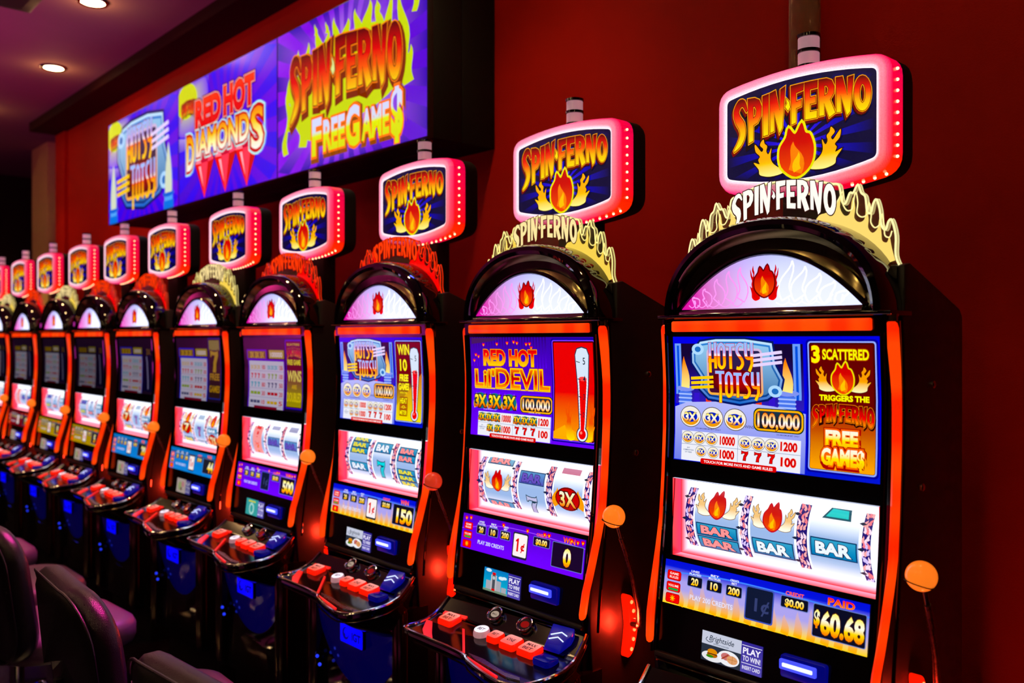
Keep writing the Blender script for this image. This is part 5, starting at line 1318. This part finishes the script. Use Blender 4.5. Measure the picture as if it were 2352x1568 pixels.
def tv_flames():
    a = Art(tvmap(TX[0]), (), (.002, .002, .998, .998)); n = 14
    def f(u, v):
        d = math.hypot((u - .5) * 1.25, v - .5) / .5
        return mixc(C('d8b0e8', .95), mixc(C('8a2ae0'), C('5a20c8'), u), max(0, min(1, d * 1.3 - .35)))
    for i in range(20):
        for j in range(n):
            x0, x1, y0, y1 = i / 20, (i + 1) / 20, j / n, (j + 1) / n
            a.tris([((x0, y0), (x1, y0), (x1, y1)), ((x0, y0), (x1, y1), (x0, y1))], f, 0)
    for k in range(26):
        t0, t1 = 2 * pi * k / 26, 2 * pi * (k + .5) / 26
        def lim(t):
            dx, dy = math.cos(t), math.sin(t) * AR; r_ = 9
            for d in (dx, dy):
                if abs(d) > 1e-6: r_ = min(r_, .498 / abs(d))
            return r_
        k0 = len(a.v)
        for t, rr_, c in ((t0, .62, C('8a50d8')), (t0, 1, C('3a18a8')), (t1, 1, C('3a18a8')), (t1, .62, C('8a50d8'))):
            rr_ *= lim(t); a.v.append(tuple(a.mp(.5 + rr_ * math.cos(t), .5 + rr_ * math.sin(t) * AR, .4))); a.c.append(c)
        a.t += [(k0, k0 + 1, k0 + 2), (k0, k0 + 2, k0 + 3)]
    Y = C('c8d800'); rnd = random.Random(5)
    a.ell(.5, .5, .40, .26, Y, 1); a.ell(.62, .55, .28, .25, Y, 1.1); a.ell(.3, .42, .17, .24, Y, 1.2)
    for x, y, h, w_, b in ((.12, .5, .28, .06, -.014), (.18, .62, .22, .05, .012), (.24, .66, .2, .05, -.01), (.32, .7, .22, .06, .012), (.385, .72, .16, .05, -.012), (.44, .74, .2, .05, .01), (.52, .74, .15, .06, -.012), (.585, .74, .19, .05, .012), (.66, .72, .22, .07, -.014), (.72, .7, .2, .05, .012), (.79, .66, .26, .05, -.01), (.86, .52, .38, .06, .016), (.9, .34, .22, .06, -.014), (.93, .74, .2, .03, .014), (.09, .3, .28, .05, .016), (.07, .14, .24, .04, -.012), (.2, .16, .2, .06, .01)):
        a.poly(tongue(x, y, w_, h, b), Y, 1.5)
    for x, y in ((.3, .92), (.38, .9), (.77, .95), (.87, .95), (.93, .9), (.72, .88)): a.poly(tongue(x, y - .04, .02, .08, .006), Y, 1.6)
    vt = lambda s: interp([(0, .80), (.15, .77), (.5, .80), (.7, .77), (1, .71)], s)
    vb = lambda s: interp([(0, .40), (.3, .42), (.5, .435), (.75, .435), (1, .385)], s)
    comic(a, 'SPIN-FERNO', .1, .862, vb, vt, 4, [(0, C('f0c810')), (.3, C('f06c10')), (.6, C('d82c0c')), (1, C('601010'))], [(.10, C('783010'), (.06, -.07)), (.045, C('f08818')), (.02, C('541010'))], C('e0e8a0'))
    g = [(0, C('d8e000')), (.5, C('e0e810')), (.62, C('d8e0f0')), (1, C('d8dcff'))]
    ou = [(.10, C('8a4818'), (.008, -.016)), (.055, C('f88010'))]
    a.text('F', .312, .085, .24, .07, bold=.04, layer=6, grad=g, outs=ou); a.text('REE', .435, .095, .20, .15, bold=.04, layer=6, grad=g, outs=ou)
    a.text('G', .563, .08, .245, .09, bold=.04, layer=6.1, grad=g, outs=ou); a.text('AME', .705, .09, .185, .17, bold=.04, layer=6, grad=g, outs=ou)
    a.text('$', .835, .07, .27, .07, bold=.05, layer=6.2, grad=g, outs=ou)
    return a
def gem(a, x, y, s, L):
    W = s / AR
    P = [(x - .5 * W, y + .28 * s), (x - .3 * W, y + .5 * s), (x + .3 * W, y + .5 * s), (x + .5 * W, y + .28 * s), (x, y - .55 * s)]
    a.poly(offset_poly(P, .008), C('701028'), L - .1)
    fac = [([P[0], (x - .18 * W, y + .26 * s), P[4]], 'f02838'), ([(x - .18 * W, y + .26 * s), (x + .18 * W, y + .26 * s), P[4]], 'ff5868'), ([(x + .18 * W, y + .26 * s), P[3], P[4]], 'd01830'), ([P[0], P[1], (x - .18 * W, y + .26 * s)], 'ff90a0'), ([P[1], P[2], (x + .18 * W, y + .26 * s), (x - .18 * W, y + .26 * s)], 'c83048'), ([P[2], P[3], (x + .18 * W, y + .26 * s)], 'f86078')]
    for q, c in fac: a.poly(q, C(c), L)
    a.poly([(x - .3 * W, y + .2 * s), (x - .2 * W, y + .2 * s), (x - .06 * W, y - .3 * s)], C('ffc0cc'), L + .2)
def tv_gems():
    a = Art(tvmap(TX[1]), (), (.002, .002, .998, .998)); tv_back(a, (C('d0d828'), .42), (.08, .9)); rays(a, .5, .45, C('5828d0'), C('4018e0'), 24, .4)
    a.ell(.1, .86, .24, .3, C('d8dc20'), .9, 30, C('8058e0')); a.ell(.1, .86, .12, .15, C('d0d828'), 1, 30)
    spin_small(a, .03, .20, .72, .86, 3)
    ou = [(.09, C('5a1830')), (.055, C('ffb0a8')), (.025, C('a01820'))]
    a.text('RED', .338, .61, .21, .275, bold=.04, layer=4, grad=[(0, C('e02020')), (1, C('ff5848'))], outs=ou); a.text('HOT', .655, .62, .215, .295, bold=.04, layer=4, grad=[(0, C('e02020')), (1, C('ff5848'))], outs=ou)
    for x, s in ((.3, .36), (.52, .38), (.73, .38)): gem(a, x, .2, s, 2)
    g = [(0, C('fff8f0')), (.4, C('fff0a0')), (.7, C('f8c020')), (1, C('f08018'))]; ou = [(.1, C('c0f0f0')), (.06, C('c03020'))]
    a.text('D', .145, .27, .29, .085, bold=.02, layer=6, grad=g, outs=ou); a.text('IAMOND', .485, .36, .205, .54, bold=.025, layer=6, grad=g, outs=ou); a.text('S', .83, .27, .31, .11, bold=.02, layer=6, grad=g, outs=ou)
    return a
def tv_deco():
    a = Art(tvmap(TX[2]), (), (.002, .002, .998, .998)); tv_back(a, (C('d0d828'), .42), (.08, .9)); rays(a, .5, .45, C('5828d0'), C('4018e0'), 24, .4)
    a.ell(.1, .86, .24, .3, C('d8dc20'), .9, 30, C('8058e0')); a.ell(.1, .86, .12, .15, C('d0d828'), 1, 30); spin_small(a, .03, .24, .72, .86, 3)
    b = Art(lambda u, v, l: (TX[2] + u * TW, TY - .001 - l * .0006, TZ0 + v * TW))
    hotsy(b, .14, .88, .045, .52, 3)
    for x in (.085, .88):
        b.rect(x - .06, 0, x + .06, .04, C('3878d8'), 4); b.rect(x - .05, .04, x + .05, .07, C('68a8f0'), 4.2); b.ell(x, .075, .07, .016, C('3868d0'), 4.4)
        b.poly(tongue(x, .08, .085, .25, 0), C('d8e0c8'), 4.6)
    n = len(a.v); a.v += b.v; a.c += b.c; a.t += [tuple(i + n for i in t) for t in b.t]
    return a
for i, (mk, lab) in enumerate(((tv_flames, 'wall display with yellow flames on violet, rightmost and largest of the three'), (tv_gems, 'wall display with three red gems, middle of the three'), (tv_deco, 'wall display with a blue deco plaque, leftmost of the three'))):
    r = empty('wall_display', (TX[i] + TW / 2, TY, TZ0), lab, 'display', 'displays over the slot machines')
    off = V(-(TX[i] + TW / 2), -TY, -TZ0)
    def at(o): o.location = off; return o
    x0 = TX[i]
    at(MB().box(x0 - .002, x0 + TW + .0, TY + .0005, TY + .03, TZ0 - .004, TZ1 + .004).build('bezel', SATIN, r, local=False, bevel=.002))
    at(mk().build('screen', TVART if 'TVART' in globals() else ARTL, r, local=False))
r = empty('display_case', (-4.7, 2.3, 2.36), 'long black case carrying the three wall displays', 'display case')
off = V(4.7, -2.3, -2.36)
for x0, x1, y0, y1, n in ((-6.63, -2.87, 2.182, 2.33, 'front_case'), (-6.63, -2.87, 2.332, WALL - .001, 'rear_case')):
    o = MB().box(x0, x1, y0, y1, TZ0 - .002, TZ1).build(n, MATTE, r, local=False, bevel=.003); o.location = off

# ------------------------------------------------------------------ stools
def stool():
    r = empty('casino_stool', (0, 0, 0))
    B = lambda m, n, mt, p=r, **k: m.build(n, mt, p, local=False, **k)
    # backrest: bowed, rounded shell; the seat looks to +y
    rows = []
    hw, z0, z1 = .272, .44, .92
    pts = rrect(-hw, z0, hw, z1, .14, 8)
    for k, (d, s) in enumerate(((-.038, .0), (-.042, .82), (-.034, .95), (-.014, 1.0), (.014, 1.0), (.034, .95), (.042, .82), (.038, .0))):
        rows.append([(x * (s if s else .001), -.21 + d + .55 * x * x * s * s - .04 * (z - .6) / .3 + .0, (z - .70) * (s if s else .001) + .70) for x, z in pts])
    B(MB().grid(rows, True, True), 'backrest', VINYL, ang=60)
    B(MB().tube([(0 + x, -.251 + .55 * x * x - .04 * (z - .6) / .3, z) for x, z in [(q[0] * .985, (q[1] - .70) * .985 + .70) for q in pts + pts[:1]]], .004, 8, False), 'piping', VINYL)
    sp = rrect(-.24, -.2, .24, .24, .12, 8); rows = []
    for h, s in ((.43, .9), (.435, .97), (.455, 1.0), (.495, 1.0), (.515, .96), (.525, .85), (.53, .5), (.532, .01)): rows.append([(x * s, y * s, h) for x, y in sp])
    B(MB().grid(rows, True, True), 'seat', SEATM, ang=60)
    B(MB().lathe([(.16, .405), (.17, .41), (.17, .428), (.16, .43)], (0, 0, 0), 28), 'seat_plate', SATIN)
    B(MB().lathe([(.034, .03), (.03, .06), (.03, .41), (.05, .415)], (0, 0, 0), 20), 'post', CHROME)
    B(MB().lathe([(.001, 0), (.225, 0), (.23, .008), (.21, .02), (.08, .035), (.034, .05), (.001, .05)], (0, 0, 0), 36), 'base', CHROME)
    fr = [(.17 * math.cos(t), .17 * math.sin(t), .24) for t in [2 * pi * k / 28 for k in range(29)]]
    B(MB().tube(fr, .011, 10, False), 'foot_ring', CHROME)
    B(MB().tube([(.028, 0, .24), (.165, 0, .24)], .008), 'ring_spoke', CHROME); B(MB().tube([(-.028, 0, .24), (-.165, 0, .24)], .008), 'ring_spoke', CHROME)
    B(MB().tube([(-.09, -.15, .42), (-.09, -.225, .44), (-.09, -.235, .62)], .014, 8), 'back_bracket', SATIN); B(MB().tube([(.09, -.15, .42), (.09, -.225, .44), (.09, -.235, .62)], .014, 8), 'back_bracket', SATIN)
    return r
st = stool()
STOOLS = [(-1.68, .925, 4, 'black padded stool nearest the camera, only its back top at the bottom edge'), (-2.545, .955, -3, 'black padded stool in the bottom left, whole curved backrest in view'),
          (-3.57, .965, 3, 'black padded stool cut by the left edge beside the whole backrest'), (-4.26, 1.0, 0, 'black padded stool at the left edge with a violet lit seat'), (-5.02, 1.0, 0, 'farthest black padded stool, a sliver of blue lit seat at the left edge')]
for i, (x, y, rz, lab) in enumerate(STOOLS):
    o = st if i == 0 else copy_tree(st)
    o.location = (x, y, 0); o.rotation_euler = (0, 0, R(rz)); tag(o, lab, 'stool', 'stools in front of the machines')
